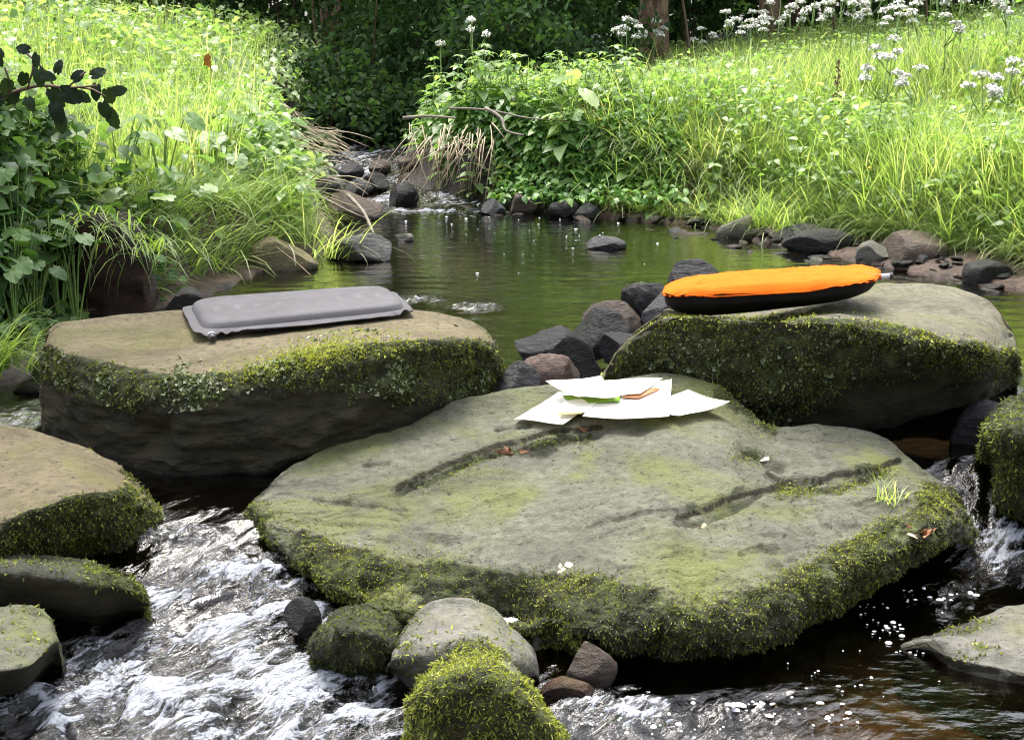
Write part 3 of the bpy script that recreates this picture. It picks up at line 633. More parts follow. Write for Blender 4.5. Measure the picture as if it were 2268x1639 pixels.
OE, G, n, f, ms = rock('mossy_boulder', 'moss covered boulder by the right edge beside the narrow falls', cE, GREY, 130, 110, .02, 7, 27, zw=-.1, wet=(.0, .05), mossw=lambda G, n, u, v: .9 + 0 * u)
g = Geo(); g.add(*tufts(G, n, f, ms, 26000, (.004, .011), (.0, .8), .4, .4)); g.build('moss', MOSSM, OE)
cW = [col((2052, 1440), (2060, 1420, 1.90), (2075, 1408, 1.96), -.12, .002), col((2110, 1475), (2120, 1440, 1.86), (2130, 1378, 2.0), -.12, .004), col((2220, 1500), (2230, 1460, 1.83), (2230, 1345, 2.03), -.12, .004), col((2400, 1530), (2400, 1470, 1.8), (2400, 1320, 2.05), -.12)]
OW, G, n, f, ms = rock('wet_rock', 'low wet pale rock rising from the brown water by the right edge', cW, PALE, 130, 110, .02, 9, 33, zw=-.12, wet=(-.01, .03), cap=.05, mossw=lambda G, n, u, v: .55 * sst(.0, .3, fbm(G * 9, 3, 6)) * sst(.3, .7, n[..., 2]))
g = Geo(); g.add(*tufts(G, n, f, ms, 2500, (.003, .009), (.1, .8), .2, .4)); g.build('moss', MOSSM, OW)
# --- stones at the foot of the slab
cG = [col((860, 1500), (870, 1450, 1.76), (890, 1400, 1.84), -.12, .004), col((930, 1520), (930, 1440, 1.74), (945, 1345, 1.87), -.12, .01), col((1010, 1545), (1020, 1430, 1.73), (1020, 1330, 1.88), -.12, .015), col((1090, 1550), (1100, 1440, 1.73), (1090, 1350, 1.88), -.12, .015),
      col((1150, 1530), (1155, 1460, 1.74), (1140, 1395, 1.86), -.12, .012), col((1180, 1510), (1182, 1475, 1.78), (1178, 1440, 1.84), -.12, .004)]
OG, G, n, f, ms = rock('smooth_stone', 'smooth grey stone leaning on the front of the slab', cG, PALE, 150, 120, .012, 7, 37, zw=-.12, wet=(-.02, .07), cap=.012, dark=lambda G, n, u, v: 0 * u,
    mossw=lambda G, n, u, v: .85 * np.exp(-((u - 1040) / 70) ** 2 - ((v - 1440) / 30) ** 2) + .5 * np.exp(-((u - 900) / 40) ** 2 - ((v - 1420) / 60) ** 2) * sst(-.1, .2, fbm(G * 14, 2, 4)))
g = Geo(); g.add(*tufts(G, n, f, ms, 1500, (.004, .011), (.2, .9), .3, .4)); g.build('moss', MOSSM, OG)
cM = [col((912, 1680), (922, 1560, 1.58), (935, 1520, 1.64), -.13, .006), col((960, 1710), (960, 1530, 1.54), (985, 1462, 1.68), -.13, .01), col((1050, 1730), (1060, 1500, 1.53), (1065, 1438, 1.70), -.13, .015), col((1140, 1730), (1150, 1540, 1.53), (1130, 1470, 1.70), -.13, .015),
      col((1210, 1710), (1215, 1610, 1.54), (1195, 1560, 1.66), -.13, .01), col((1245, 1690), (1248, 1650, 1.56), (1240, 1620, 1.62), -.13, .004)]
OM, G, n, f, ms = rock('mossy_stone', 'stone thick with bright yellow green moss in front of the smooth grey stone', cM, PALE, 150, 120, .012, 8, 41, zw=-.13, wet=(.0, .05), cap=.012,
    mossw=lambda G, n, u, v: .95 * sst(-.35, .05, fbm(G * 9, 3, 4) + .3 - .7 * np.exp(-((u - 1110) / 60) ** 2 - ((v - 1500) / 45) ** 2)))
g = Geo(); g.add(*tufts(G, n, f, ms, 60000, (.003, .010), (.5, 1.), .3, .3, curl=.5)); g.build('moss', MOSSM, OM)
cK = [col((700, 1490), (705, 1420, 1.80), (715, 1385, 1.88), -.12, .006), col((760, 1500), (760, 1395, 1.78), (765, 1348, 1.90), -.12, .01), col((830, 1510), (830, 1400, 1.77), (825, 1350, 1.90), -.12, .01), col((878, 1500), (880, 1430, 1.79), (872, 1395, 1.87), -.12, .006)]
OK_, G, n, f, ms = rock('wet_mossy_stone', 'black wet mossy lump with rapids running round it', cK, DARKR, 120, 100, .014, 9, 43, zw=-.12, wet=(.0, .14), cap=.012, mossw=lambda G, n, u, v: .95 + 0 * u)
g = Geo(); g.add(*tufts(G, n, f, ms, 22000, (.003, .009), (.0, .5), .5, .35)); g.build('moss', MOSSM, OK_)
blob(1248, 1424, 1372, 1525, -.12, 61, BROWNR, 'small_stone', 'small dark stone with a pale flat top under the slab', planes=5, sink=.3)
blob(1130, 1393, 1216, 1520, -.12, 62, PALE, 'small_stone', 'brownish stone wedged behind the smooth grey stone', planes=5, y=1.88)
blob(1190, 1505, 1356, 1556, -.12, 63, rock_mat('stone_red', (.09, .035, .025), (.17, .08, .06), rough=.3), 'wet_red_stone', 'flat wet reddish brown stone lying in the shallow water', planes=6, sink=.8, depth=.5)
blob(620, 1325, 712, 1400, -.09, 64, DARKR, 'wet_stone', 'black stone in the middle of the white rapids', planes=5, sink=.5)
cQ = [col((120, 690, 3.62), (130, 520, 3.60), (140, 480, 3.85)), col((190, 690, 3.60), (190, 490, 3.56), (200, 455, 3.9)), col((260, 690, 3.60), (260, 505, 3.57), (265, 470, 3.9)), col((320, 690, 3.62), (315, 560, 3.60), (318, 520, 3.8))]
EARTH = rock_mat('raw_earth', (.012, .008, .006), (.032, .02, .015), (.014, .014, .006), .3, face=(.03, .02, .014), rough=.9)
rock('earth_clod', 'dark raw earth clod breaking out of the shaded left bank', cQ, EARTH, 90, 80, .03, 7, 71, cat='earth clod', cap=.02)
# --- stones between the two cushion boulders
MG = 'stones heaped between the two big boulders'
for a in [(1125, 712, 1345, 820, 0, 71, DARKR, 'dark_stone', 'long black angular stone lying aslant in front of the pool', .5, 8, -13, 2.98),
          (1250, 690, 1400, 775, 0, 72, DARKR, 'dark_stone', 'black rough stone behind the long black one', .8, 8, 5, 3.15),
          (1285, 672, 1425, 752, 0, 73, BROWNR, 'brown_stone', 'rounded brown stone against the mossy end of the big boulder', .8, 3, -8, 3.25),
          (1385, 622, 1490, 705, 0, 74, DARKR, 'dark_stone', 'black blocky stone near the tip of the orange cushion', .8, 7, 25, 3.3),
          (1425, 640, 1560, 720, 0, 75, BLUER, 'blue_grey_stone', 'blue grey stone tucked under the tip of the orange cushion', .8, 7, -10, 3.1),
          (1485, 563, 1604, 680, 0, 76, DARKR, 'dark_stone', 'tall black stone standing behind the orange cushion', .6, 4, 15, 3.45),
          (1330, 735, 1420, 790, 0, 77, DARKR, 'dark_stone', 'small black stone beside the big boulder\'s mossy end', .8, 6, 0, 2.95),
          (1150, 782, 1312, 872, 0, 78, PINKR, 'pitted_stone', 'pinkish pitted round stone behind the white papers', .7, 4, -4, 2.74),
          (1095, 805, 1200, 880, 0, 79, BLUER, 'grey_stone', 'grey stone between the flat boulder and the pink pitted stone', .7, 6, 5, 2.68)]:
    blob(*a[:8], a[8], group=None, depth=a[9], planes=a[10], tilt=a[11], y=a[12], sink=.5, amp=.10)
# --- stones of the far shore and the pool
for a in [(540, 528, 702, 600, 0, 81, TAN, 'flat_bank_stone', 'blocky brown stone with a flat top on the left shore of the pool', .7, 4, 0), (720, 525, 890, 580, 0, 82, BLUER, 'shore_stone', 'flat grey stone lying half in the pool by the trailing grass', .6, 6, 6),
          (700, 420, 850, 490, .0, 83, BROWNR, 'shore_stone', 'big brown stone with a dark wet side at the head of the pool', .8, 6, 3), (1280, 527, 1388, 553, 0, 84, BLUER, 'pool_stone', 'low wet stone alone in the middle of the pool', .6, 6, 0),
          (855, 408, 925, 455, .02, 85, DARKR, 'mossy_stream_stone', 'round dark mossy stone in the riffle below the overhang', .9, 3, 0), (1118, 430, 1190, 475, 0, 86, BROWNR, 'shore_stone', 'upright brown stone below the leafy bank at the head of the pool', .7, 6, 10),
          (1065, 443, 1122, 478, 0, 87, BLUER, 'shore_stone', 'flat grey stone beside the upright brown one', .7, 6, 0), (1215, 440, 1290, 482, 0, 88, DARKR, 'shore_stone', 'dark blocky stone under the grassy edge', .7, 6, -8), (1275, 452, 1330, 486, 0, 89, BLUER, 'shore_stone', 'blue grey stone tilted against the dark blocky one', .7, 6, 20),
          (1590, 478, 1692, 528, 0, 90, GREY, 'shore_stone', 'long greenish stone lying on the red mud', .5, 4, 16), (1720, 500, 1840, 540, 0, 91, BLUER, 'shore_stone', 'rounded dark stone behind the long black slab', .6, 4, 8),
          (1735, 512, 1895, 560, 0, 92, DARKR, 'shore_stone', 'long black slab at the water line of the right shore', .5, 5, 8), (1900, 533, 1985, 585, 0, 93, PALE, 'shore_stone', 'pale angular stone in front of the big brown bank rock', .7, 6, 12),
          (1960, 518, 2110, 592, .0, 94, BROWNR, 'bank_rock', 'big brown rock jutting from the right bank under the grass', .9, 6, 8), (2140, 572, 2250, 630, 0, 95, DARKR, 'shore_stone', 'dark stone on the wet gravel under the right bank grass', .7, 6, 0),
          (800, 385, 860, 420, .06, 97, DARKR, 'stream_stone', 'dark wet stone splitting the upper riffle', .8, 5, 0), (690, 395, 750, 430, .06, 98, DARKR, 'stream_stone', 'dark stone under the straw at the riffle edge', .8, 5, 0), (340, 642, 470, 700, 0, 99, DARKR, 'shore_stone', 'black stone behind the grey cushion under the left bank', .8, 5, 0),
          (20, 845, 110, 872, 0, 100, DARKR, 'wet_stone', 'little black wet stone on the reddish gravel left of the flat boulder', .8, 5, 0), (815, 355, 865, 380, .09, 102, BROWNR, 'stream_stone', 'brown stone at the top of the riffle in shadow', .8, 5, 0), (750, 365, 805, 392, .07, 103, DARKR, 'stream_stone', 'black stone in the middle of the upper riffle', .8, 5, 8), (880, 340, 930, 372, .1, 104, BROWNR, 'stream_stone', 'brown stone at the foot of the earth overhang beside the riffle', .8, 5, 0), (760, 400, 830, 432, .04, 105, BLUER, 'stream_stone', 'flat grey stone in the lower riffle', .8, 6, 4), (870, 515, 915, 535, 0, 101, PALE, 'pool_stone', 'small pale stone beside the riffle outflow', .7, 5, 0)]:
    blob(*a[:8], a[8], depth=a[9], planes=a[10], tilt=a[11], nn=28, sink=.5)
protos = [blob(-3000, 0, -2900, 60, 0, 200 + k, [BLUER, DARKR, BROWNR, PALE, BLUER, BROWNR][k], 'shingle_stone', 'grey, dark or brown stone in the shingle along the right shore', 'stone', 'stones in the shingle along the right shore', nn=14, planes=8, amp=.05)[0] for k in range(6)]
for p in protos:                        # centre their meshes, unit size
    co = np.empty(len(p.data.vertices) * 3, np.float32); p.data.vertices.foreach_get('co', co); co = co.reshape(-1, 3)
    co -= co.mean(0); co /= np.abs(co).max() * 2; p.data.vertices.foreach_set('co', co.ravel()); p.data.update()
first = [True] * 6
def put_shingle(x, y, s):
    k = random.randrange(6); z = max(float(ground_z(x, y)), float(water_z(x, y)) - .01)
    sc = (s * random.uniform(.9, 1.4), s * random.uniform(.7, 1.1), s * random.uniform(.3, .6)); r = (random.uniform(-.3, .3), random.uniform(-.3, .3), random.uniform(0, 6.28))
    o = protos[k]
    if first[k]: first[k] = False; o.location = (x, y, z + s * .1); o.scale = sc; o.rotation_euler = r
    else: dup(o, (x, y, z + s * .1), r[2], sc, r[0], r[1])
for k in range(210):
    y = random.choice([random.uniform(4.0, 5.9), random.uniform(4.2, 5.6)]); x = float(xr(y)) + random.uniform(-.18, .22) - .03
    put_shingle(x, y, random.choice([.025, .03, .04, .05, .075]) * random.uniform(.7, 1.2))
for k in range(55):
    y = random.uniform(5.85, 6.2); x = random.uniform(-.5, float(xr(y)) + .03)
    put_shingle(x, y, random.uniform(.03, .075))

# ------------------------------------------------------------------ ground cover (uncountable): grass and small leaves
def gz(x, y): return ground_z(x, y)
def bankpts(side, n, near, far, dmin, dpow=1.0, dmax=99, rng=R):
    y = near * (far / near) ** rng.random(n)
    lim = .37 * y + .55
    if side > 0: e = xr(y); x = e + dmin + np.minimum(np.maximum(lim - e - dmin, .2), dmax) * rng.random(n) ** dpow
    else: e = xl(y); x = e - dmin - np.minimum(np.maximum(lim + e - dmin, .2), dmax) * rng.random(n) ** dpow
    return x, y
def grass(name, side, n, near, far, dmin, L, Wd, lean, curl, mat, tint, dpow=1., dmax=99, over=None, ns=3, patch=None):
    x, y = bankpts(side, n, near, far, dmin, dpow, dmax)
    if patch is not None:
        k = R.random(n) < np.clip(patch + 1.6 * fbm(xyz(x, y) * 1.3, 2, 33 + side), .04, 1); x, y = x[k], y[k]
    n = len(x); P = xyz(x, y, 0); P[:, 2] = gz(x, y) - .01
    hd = R.random(n) * 6.283
    if over is not None: hd = np.where(R.random(n) < .8, (math.pi if side > 0 else 0) + R.normal(size=n) * .6 - (.9 if side > 0 else -.9), hd)
    h = L[0] + (L[1] - L[0]) * R.random(n) ** 1.4; h = h * (1 + .5 * fbm(P * 1.7, 2, 35)) * np.interp(y, [6, 9], [1, .62])
    t = np.clip(tint[0] + (tint[1] - tint[0]) * R.random(n) + .3 * fbm(P * 2.2, 2, 36), 0, 1)
    return blades(P, hd, h, Wd[0] + (Wd[1] - Wd[0]) * R.random(n), lean[0] + (lean[1] - lean[0]) * R.random(n), curl[0] + (curl[1] - curl[0]) * R.random(n), ns, t)
def cover(side, n, near, far, dmin, H, L, wr, tint, dpow=1., dmax=99, patch=None, tilt=.45, down=.0, shape=(1., .8), hpow=.6, simple=False):
    x, y = bankpts(side, n, near, far, dmin, dpow, dmax)
    if patch is not None:
        k = R.random(n) < np.clip(patch + 1.7 * fbm(xyz(x, y) * 1.5, 2, 43 + side), .03, 1); x, y = x[k], y[k]
    n = len(x); P = xyz(x, y, 0); hh = R.random(n) ** hpow
    P[:, 2] = gz(x, y) + .01 + (H[0] + (H[1] - H[0]) * hh) * (1 + .6 * fbm(P * 2, 2, 45)) * np.interp(y, [6, 9], [1, .62])
    a = R.random(n) * 6.283; D = np.stack([np.cos(a), np.sin(a), R.normal(size=n) * .35 - down], 1)
    Nn = np.stack([R.normal(size=n) * tilt, R.normal(size=n) * tilt, np.ones(n)], 1)
    l = L[0] + (L[1] - L[0]) * R.random(n) ** 1.5
    t = np.clip(tint[0] + (tint[1] - tint[0]) * R.random(n) * (.5 + .5 * hh) + .3 * fbm(P * 3, 2, 46), 0, 1)
    return leaves(P, D, Nn, l, l * wr, .35, .2, shape, t, simple)
# right bank meadow
g = Geo()
g.add(*grass('', 1, 85000, 4.0, 12.5, .36, (.10, .36), (.003, .0065), (0, .4), (.2, 1.4), None, (.05, 1.), .8))
g.add(*grass('', 1, 18000, 3.9, 6.2, .30, (.12, .28), (.002, .005), (.3, .9), (.9, 2.2), None, (.35, 1.), 1, .30, over=1, ns=4))
g.add(*grass('', 1, 9000, 3.2, 5.2, .30, (.18, .42), (.003, .006), (.0, .6), (.5, 1.9), None, (.3, 1.), 1., .9, ns=4))
tag(g.build('meadow_grass', GRASSM), 'lush bright green grass covering the right bank meadow', 'grass', kind='stuff')
g2 = grass('', 1, 5000, 5.2, 6.0, .10, (.10, .30), (.003, .006), (.1, .9), (.6, 2.), None, (.2, 1.), 1, .6, ns=4)
tag(Geo().add(*g2).build('fringe_grass', GRASSM), 'loose grass hanging among the herbs at the head of the pool', 'grass', kind='stuff')
g = Geo()
g.add(*cover(1, 22000, 4.6, 12.5, .45, (.05, .27), (.018, .05), .55, (.15, 1.), .8, patch=.45))
g.add(*cover(1, 8000, 4.7, 6.8, .26, (.03, .22), (.018, .045), .6, (.15, .85), 1., 1.2, patch=.6))
g.add(*cover(1, 4000, 3.8, 5.0, .28, (.03, .2), (.02, .05), .6, (.2, .9), 1., .9, patch=.3))
tag(g.build('meadow_herbs', LEAFM), 'small leafy herbs mixed into the right bank meadow', 'undergrowth', kind='stuff')
# left bank
g = Geo()
g.add(*grass('', -1, 34000, 3.75, 9.5, .26, (.12, .44), (.003, .007), (0, .4), (.2, 1.2), None, (.25, 1.), .8, patch=.55))
g.add(*grass('', -1, 1900, 3.7, 5.2, .08, (.12, .32), (.004, .008), (.3, 1.), (.9, 2.3), None, (.15, .8), 1, .22, over=1, ns=4))
tag(g.build('bank_grass', GRASSM), 'tall bright grass and trailing tufts on the left bank', 'grass', kind='stuff')
g = Geo()
g.add(*cover(-1, 24000, 3.6, 10.5, .3, (.05, .32), (.02, .06), .62, (.15, 1.), .9, patch=.5))
g.add(*cover(-1, 7000, 4.0, 6.5, .05, (.02, .2), (.025, .06), .6, (.2, .8), 1, .8, patch=.5))
tag(g.build('bank_herbs', LEAFM), 'bright leafy nettles and herbs covering the left bank slope', 'undergrowth', kind='stuff')
g = Geo()
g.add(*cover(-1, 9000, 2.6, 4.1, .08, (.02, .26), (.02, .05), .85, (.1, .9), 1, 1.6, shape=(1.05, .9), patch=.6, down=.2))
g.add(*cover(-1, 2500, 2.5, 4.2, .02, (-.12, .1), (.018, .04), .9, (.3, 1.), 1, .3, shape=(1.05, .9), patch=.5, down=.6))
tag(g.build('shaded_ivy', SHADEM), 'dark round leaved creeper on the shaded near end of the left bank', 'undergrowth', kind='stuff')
# tufts hanging over the raw earth of the near left bank and by its foot
def tuft(name, label, x, y, z, n, L, spread, hd, hs, mat=GRASSM, tint=(.2, .8), lean=(.2, .9), curl=(.6, 1.9), group=None, wd=(.003, .006)):
    P = np.stack([x + R.normal(size=n) * spread, y + R.normal(size=n) * spread, np.full(n, z)], 1); P[:, 2] = np.maximum(gz(P[:, 0], P[:, 1]), z - .05)
    g = Geo(); g.add(*blades(P, hd + R.normal(size=n) * hs, L[0] + (L[1] - L[0]) * R.random(n), wd[0] + (wd[1] - wd[0]) * R.random(n), lean[0] + (lean[1] - lean[0]) * R.random(n), curl[0] + (curl[1] - curl[0]) * R.random(n), 5, tint[0] + (tint[1] - tint[0]) * R.random(n)))
    return tag(g.build(name, mat), label, 'grass tuft', group)
p = atz(20, 745, .12); tuft('grass_tuft', 'bent grass tuft at the left edge above the reddish gravel', p[0] - .05, p[1], .1, 160, (.12, .26), .04, -.3, .5)
p = aty(640, 515, 4.95); tuft('grass_tuft', 'upright bright grass tuft behind the blocky bank stone', p[0], p[1], .08, 110, (.1, .22), .06, 0, 3, tint=(.4, 1.), lean=(0, .3), curl=(.1, .8))
p = aty(725, 540, 4.75); tuft('grass_tuft', 'pale trailing grass tuft hanging into the pool beside the flat grey stone', p[0], p[1], .06, 60, (.1, .28), .05, -.4, .7, tint=(.5, 1.))

def raycover(n, u0, u1, v0, v1, Y0, Y1, off, L, wr, tint, shape=(1., .8), hang=.3, poly=None):
    u = R.uniform(u0, u1, n); v = R.uniform(v0, v1, n)
    if poly: k = in_poly(u, v, poly, 10) > R.random(n); u, v = u[k], v[k]; n = len(u)
    Ys = np.linspace(Y0, Y1, 130); d = np.stack([(u - 1134) / FPX, cT + (819.5 - v) / FPX * sT, -sT + (819.5 - v) / FPX * cT], 1)
    T = Ys[None] / d[:, 1:2]; X = d[:, :1] * T; Z = CH + d[:, 2:] * T; o = R.random(n) ** 1.5 * off
    under = Z < ground_z(X, Ys[None] + 0 * X) + o[:, None]; ok = under.any(1); k = under.argmax(1); i = np.arange(n)
    P = np.stack([X[i, k], Ys[k], Z[i, k]], 1)[ok]; n = len(P); a = R.random(n) * 6.283
    l = L[0] + (L[1] - L[0]) * R.random(n) ** 1.4
    return leaves(P, np.stack([np.cos(a), np.sin(a) - .3, R.normal(size=n) * .3 - hang], 1), np.stack([R.normal(size=n) * .4, R.normal(size=n) * .4 - .25, np.ones(n)], 1), l, l * wr, .35, .2, shape, np.clip(tint[0] + (tint[1] - tint[0]) * R.random(n) + .3 * fbm(P * 3, 2, 46), 0, 1))
g = Geo()
g.add(*raycover(6500, 1085, 1520, 240, 445, 5.2, 8, .14, (.018, .048), .6, (.2, 1.), poly=[(1085, 330), (1110, 250), (1520, 240), (1520, 440), (1400, 450), (1090, 435)]))
g.add(*raycover(3600, 885, 1200, 200, 320, 5.8, 9, .16, (.022, .055), .5, (.1, .9), poly=[(890, 300), (885, 230), (1200, 200), (1200, 290), (1100, 320), (1000, 300)]))
tag(g.build('overhang_herbs', NETM), 'dense leafy herbs clothing the steep bank at the head of the pool', 'undergrowth', kind='stuff')
g = Geo()
g.add(*raycover(900, 600, 730, 260, 420, 5.4, 9.5, .10, (.03, .08), .62, (.3, 1.)))
g.add(*raycover(2600, 470, 760, 40, 300, 5.0, 12, .16, (.025, .06), .62, (.3, 1.)))
g.add(*raycover(900, 0, 200, 560, 700, 2.4, 4.5, .05, (.018, .045), .9, (0, .8), shape=(1.05, .9), hang=.7))
tag(g.build('slope_herbs', LEAFM), 'leafy herbs on the left bank slope beside the riffle', 'undergrowth', kind='stuff')

# ------------------------------------------------------------------ single plants
def plant(name, label, cat, loc, stems, leafs, leafmat, stemmat=STEMM, group=None):
    o = empty(name, loc, label, cat, group)
    g = Geo()
    for s in stems: g.add(*tube(*s))
    g.build('stem', stemmat, o)
    g = Geo()
    for l in leafs: g.add(*l)
    g.build('foliage', leafmat, o); return o
def nettle(loc, h, seed, mat, label, name='nettle_plant', cat='nettle', group=None, L=.07, wr=.5, tint=(.2, 1.), gap=.045, lean=.15):
    rg = np.random.default_rng(seed); loc = np.array(loc, float)
    nseg = 7; t = np.linspace(0, 1, nseg); bend = rg.normal(size=2) * lean * h
    pts = loc + np.stack([bend[0] * t ** 2, bend[1] * t ** 2, h * t], 1)
    k = int(h / gap); P = []; D = []; NN = []; LL = []
    for i in range(k + 1):
        q = .15 + .85 * i / k; c = loc + np.array([bend[0] * q * q, bend[1] * q * q, h * q]); a0 = i * 1.57 + rg.random()
        for a in (a0, a0 + math.pi) if i < k else (a0, a0 + 1.57, a0 + 3.14, a0 + 4.71):
            P.append(c); D.append([math.cos(a), math.sin(a), rg.uniform(-.25, .3)]); NN.append([rg.normal() * .25, rg.normal() * .25, 1]); LL.append(L * (1.15 - .75 * max(0, q - .45) / .55) * rg.uniform(.8, 1.2))
    LL = np.array(LL); tn = tint[0] + (tint[1] - tint[0]) * rg.random(len(LL))
    return plant(name, label, cat, loc, [(pts, np.linspace(.0035, .0015, nseg), 5)], [leaves(P, np.array(D), np.array(NN), LL, LL * wr, .4, .15, (1., .72), tn)], mat, group=group)
GN = 'nettles crowning the earth overhang at the head of the pool'
np_ = [nettle((-.3 + .09 * k, 6.5, float(gz(-.3 + .09 * k, 6.5))), .26 + .04 * (k % 3), 300 + k, LEAFM, 'leafy green nettle in the clump on top of the earth overhang', group=GN, L=.088, wr=.56, tint=(.15, .95)) for k in range(5)]
for k in range(95):
    y = random.uniform(6.2, 7.6); x = random.uniform(float(xr(y)) + .05, .62)
    dup(random.choice(np_), (x, y, float(gz(x, y)) - .02), random.uniform(0, 6.28), random.uniform(.75, 1.15))
GH = 'leafy herbs along the right bank below the meadow'
hb = [nettle((.15 + .12 * k, 6.0, float(gz(.15 + .12 * k, 6.0))), .16 + .03 * (k % 3), 320 + k, LEAFM, 'low bright leafy herb on the bank between overhang and meadow', 'leafy_herb', 'herb', GH, L=.075, wr=.6, tint=(.2, .95), gap=.035) for k in range(4)]
for k in range(66):
    y = random.uniform(5.5, 6.9); x = float(xr(y)) + random.uniform(.12, .75) ; x = max(x, .02 + (6.4 - y) * .3 if y > 6 else x)
    dup(random.choice(hb), (x, y, float(gz(x, y)) - .01), random.uniform(0, 6.28), random.uniform(.7, 1.25))
def bigleaf(e, d, nn, L, W, rg):
    """one broad rounded leaf: toothed outline, midrib groove, slightly cupped"""
    d = nrm(np.array(d, float)); sd_ = nrm(np.cross(d, nn)); up = np.cross(sd_, d); m = 26; a = np.linspace(-math.pi, math.pi, m, endpoint=False)
    rad = 1 + .05 * np.sin(a * 11 + rg.random() * 6) - .35 * np.exp(-(np.abs(np.abs(a) - math.pi) / .28) ** 2) + .12 * np.exp(-(a / .3) ** 2)
    V = [e + d * L * .42]; 
    for q in (.5, 1.):
        t = .5 + .5 * rad * np.cos(a) * q; w_ = .5 * rad * np.sin(a) * q
        V.append(e + d[None] * (L * (t - .08))[:, None] + sd_[None] * (W * w_)[:, None] + up[None] * (W * (.35 * np.abs(w_) - .5 * w_ ** 2) - L * .25 * t ** 2 + .03 * W * np.sin(a * 9) * q)[:, None])
    V = np.concatenate([np.array(V[0])[None], V[1], V[2]]); k = np.arange(m); q = (k + 1) % m
    return V, [np.stack([0 * k, 1 + k, 1 + q], 1), np.stack([1 + k, 1 + m + k, 1 + m + q, 1 + q], 1)]
def broadleaf(name, label, cat, loc, specs, mat, stemmat=STEMM, group=None, tint=(.4, 1.)):
    """rosette of long stalked big leaves: specs = (azimuth, stalk length, rise, leaf length, width)"""
    rg = np.random.default_rng(int(abs(loc[0] * 7919 + loc[1] * 104729)) % 99991)
    loc = np.array(loc, float); o = empty(name, loc, label, cat, group); g = Geo()
    for i, (a, r, z, L, W) in enumerate(specs):
        e = loc + np.array([math.cos(a) * r, math.sin(a) * r, z]); m = loc * .5 + e * .5 + np.array([0, 0, .12 * z])
        g.add(*tube(catmull([loc, m, e], 6), np.linspace(.003, .0015, 6), 5))
        d = np.array([math.cos(a), math.sin(a), -.15 + .2 * rg.normal()]); V, F = bigleaf(e, d, np.array([rg.normal() * .3, -.15 + rg.normal() * .3, 1.]), L, W, rg)
        mk('leaf', V, F, mat, o, tint=np.full(len(V), tint[0] + (tint[1] - tint[0]) * rg.random()))
    g.build('stem', stemmat, o); return o
x, y = aty(1262, 420, 6.15)[:2]
broadleaf('dock_plant', 'dock with big pale leaves standing out of the right bank herbs', 'dock', (x, y, float(gz(x, y))), [(-1.9, .05, .22, .15, .09), (-1.0, .08, .17, .13, .08), (.4, .1, .2, .13, .08), (2.6, .09, .12, .12, .07), (-2.6, .06, .07, .09, .06), (-1.4, .04, .08, .09, .06), (1.5, .08, .24, .13, .08)], LEAFM)
GB = 'big round leaved plants on the left bank'
bl = [(490, 235, 4.9, .15), (385, 330, 4.4, .13), (450, 420, 4.7, .12), (310, 310, 4.0, .11), (350, 240, 4.3, .11), (255, 240, 4.1, .11), (480, 300, 4.9, .11), (400, 390, 4.4, .11), (540, 155, 5.4, .13), (150, 200, 4.0, .11), (640, 200, 6.2, .11), (580, 250, 5.2, .12), (520, 360, 5.0, .11), (600, 340, 5.3, .11)]
for i, (u, v, Y, L) in enumerate(bl):
    p = aty(u, v, Y); z0 = float(gz(p[0], p[1])); rise = float(np.clip(p[2] - z0, .06, .30))
    sp = [(random.uniform(0, 6.28), random.uniform(.02, .09), rise * random.uniform(.7, 1.), L * random.uniform(.5, .8), L * random.uniform(.45, .7)) for k in range(5)]
    broadleaf('broad_leaved_plant', 'big round leaved plant with glowing yellow green leaves on the left bank', 'herb', (p[0], p[1], z0 - .01), sp, LEAFM, group=GB, tint=(.3, .9))
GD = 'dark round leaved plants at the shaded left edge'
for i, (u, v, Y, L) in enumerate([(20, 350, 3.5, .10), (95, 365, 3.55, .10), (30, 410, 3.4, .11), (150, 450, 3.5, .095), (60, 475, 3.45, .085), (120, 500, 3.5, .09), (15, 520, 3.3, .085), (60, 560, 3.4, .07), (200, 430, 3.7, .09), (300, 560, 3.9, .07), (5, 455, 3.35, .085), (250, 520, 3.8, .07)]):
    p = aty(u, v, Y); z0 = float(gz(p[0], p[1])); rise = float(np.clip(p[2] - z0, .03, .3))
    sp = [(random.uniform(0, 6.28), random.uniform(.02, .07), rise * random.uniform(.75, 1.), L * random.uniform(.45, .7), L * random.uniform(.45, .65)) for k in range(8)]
    broadleaf('creeper_plant', 'dark round leaved plant in shade at the left edge', 'herb', (p[0], p[1], z0 - .01), sp, SHADEM, group=GD, tint=(.3, 1.))

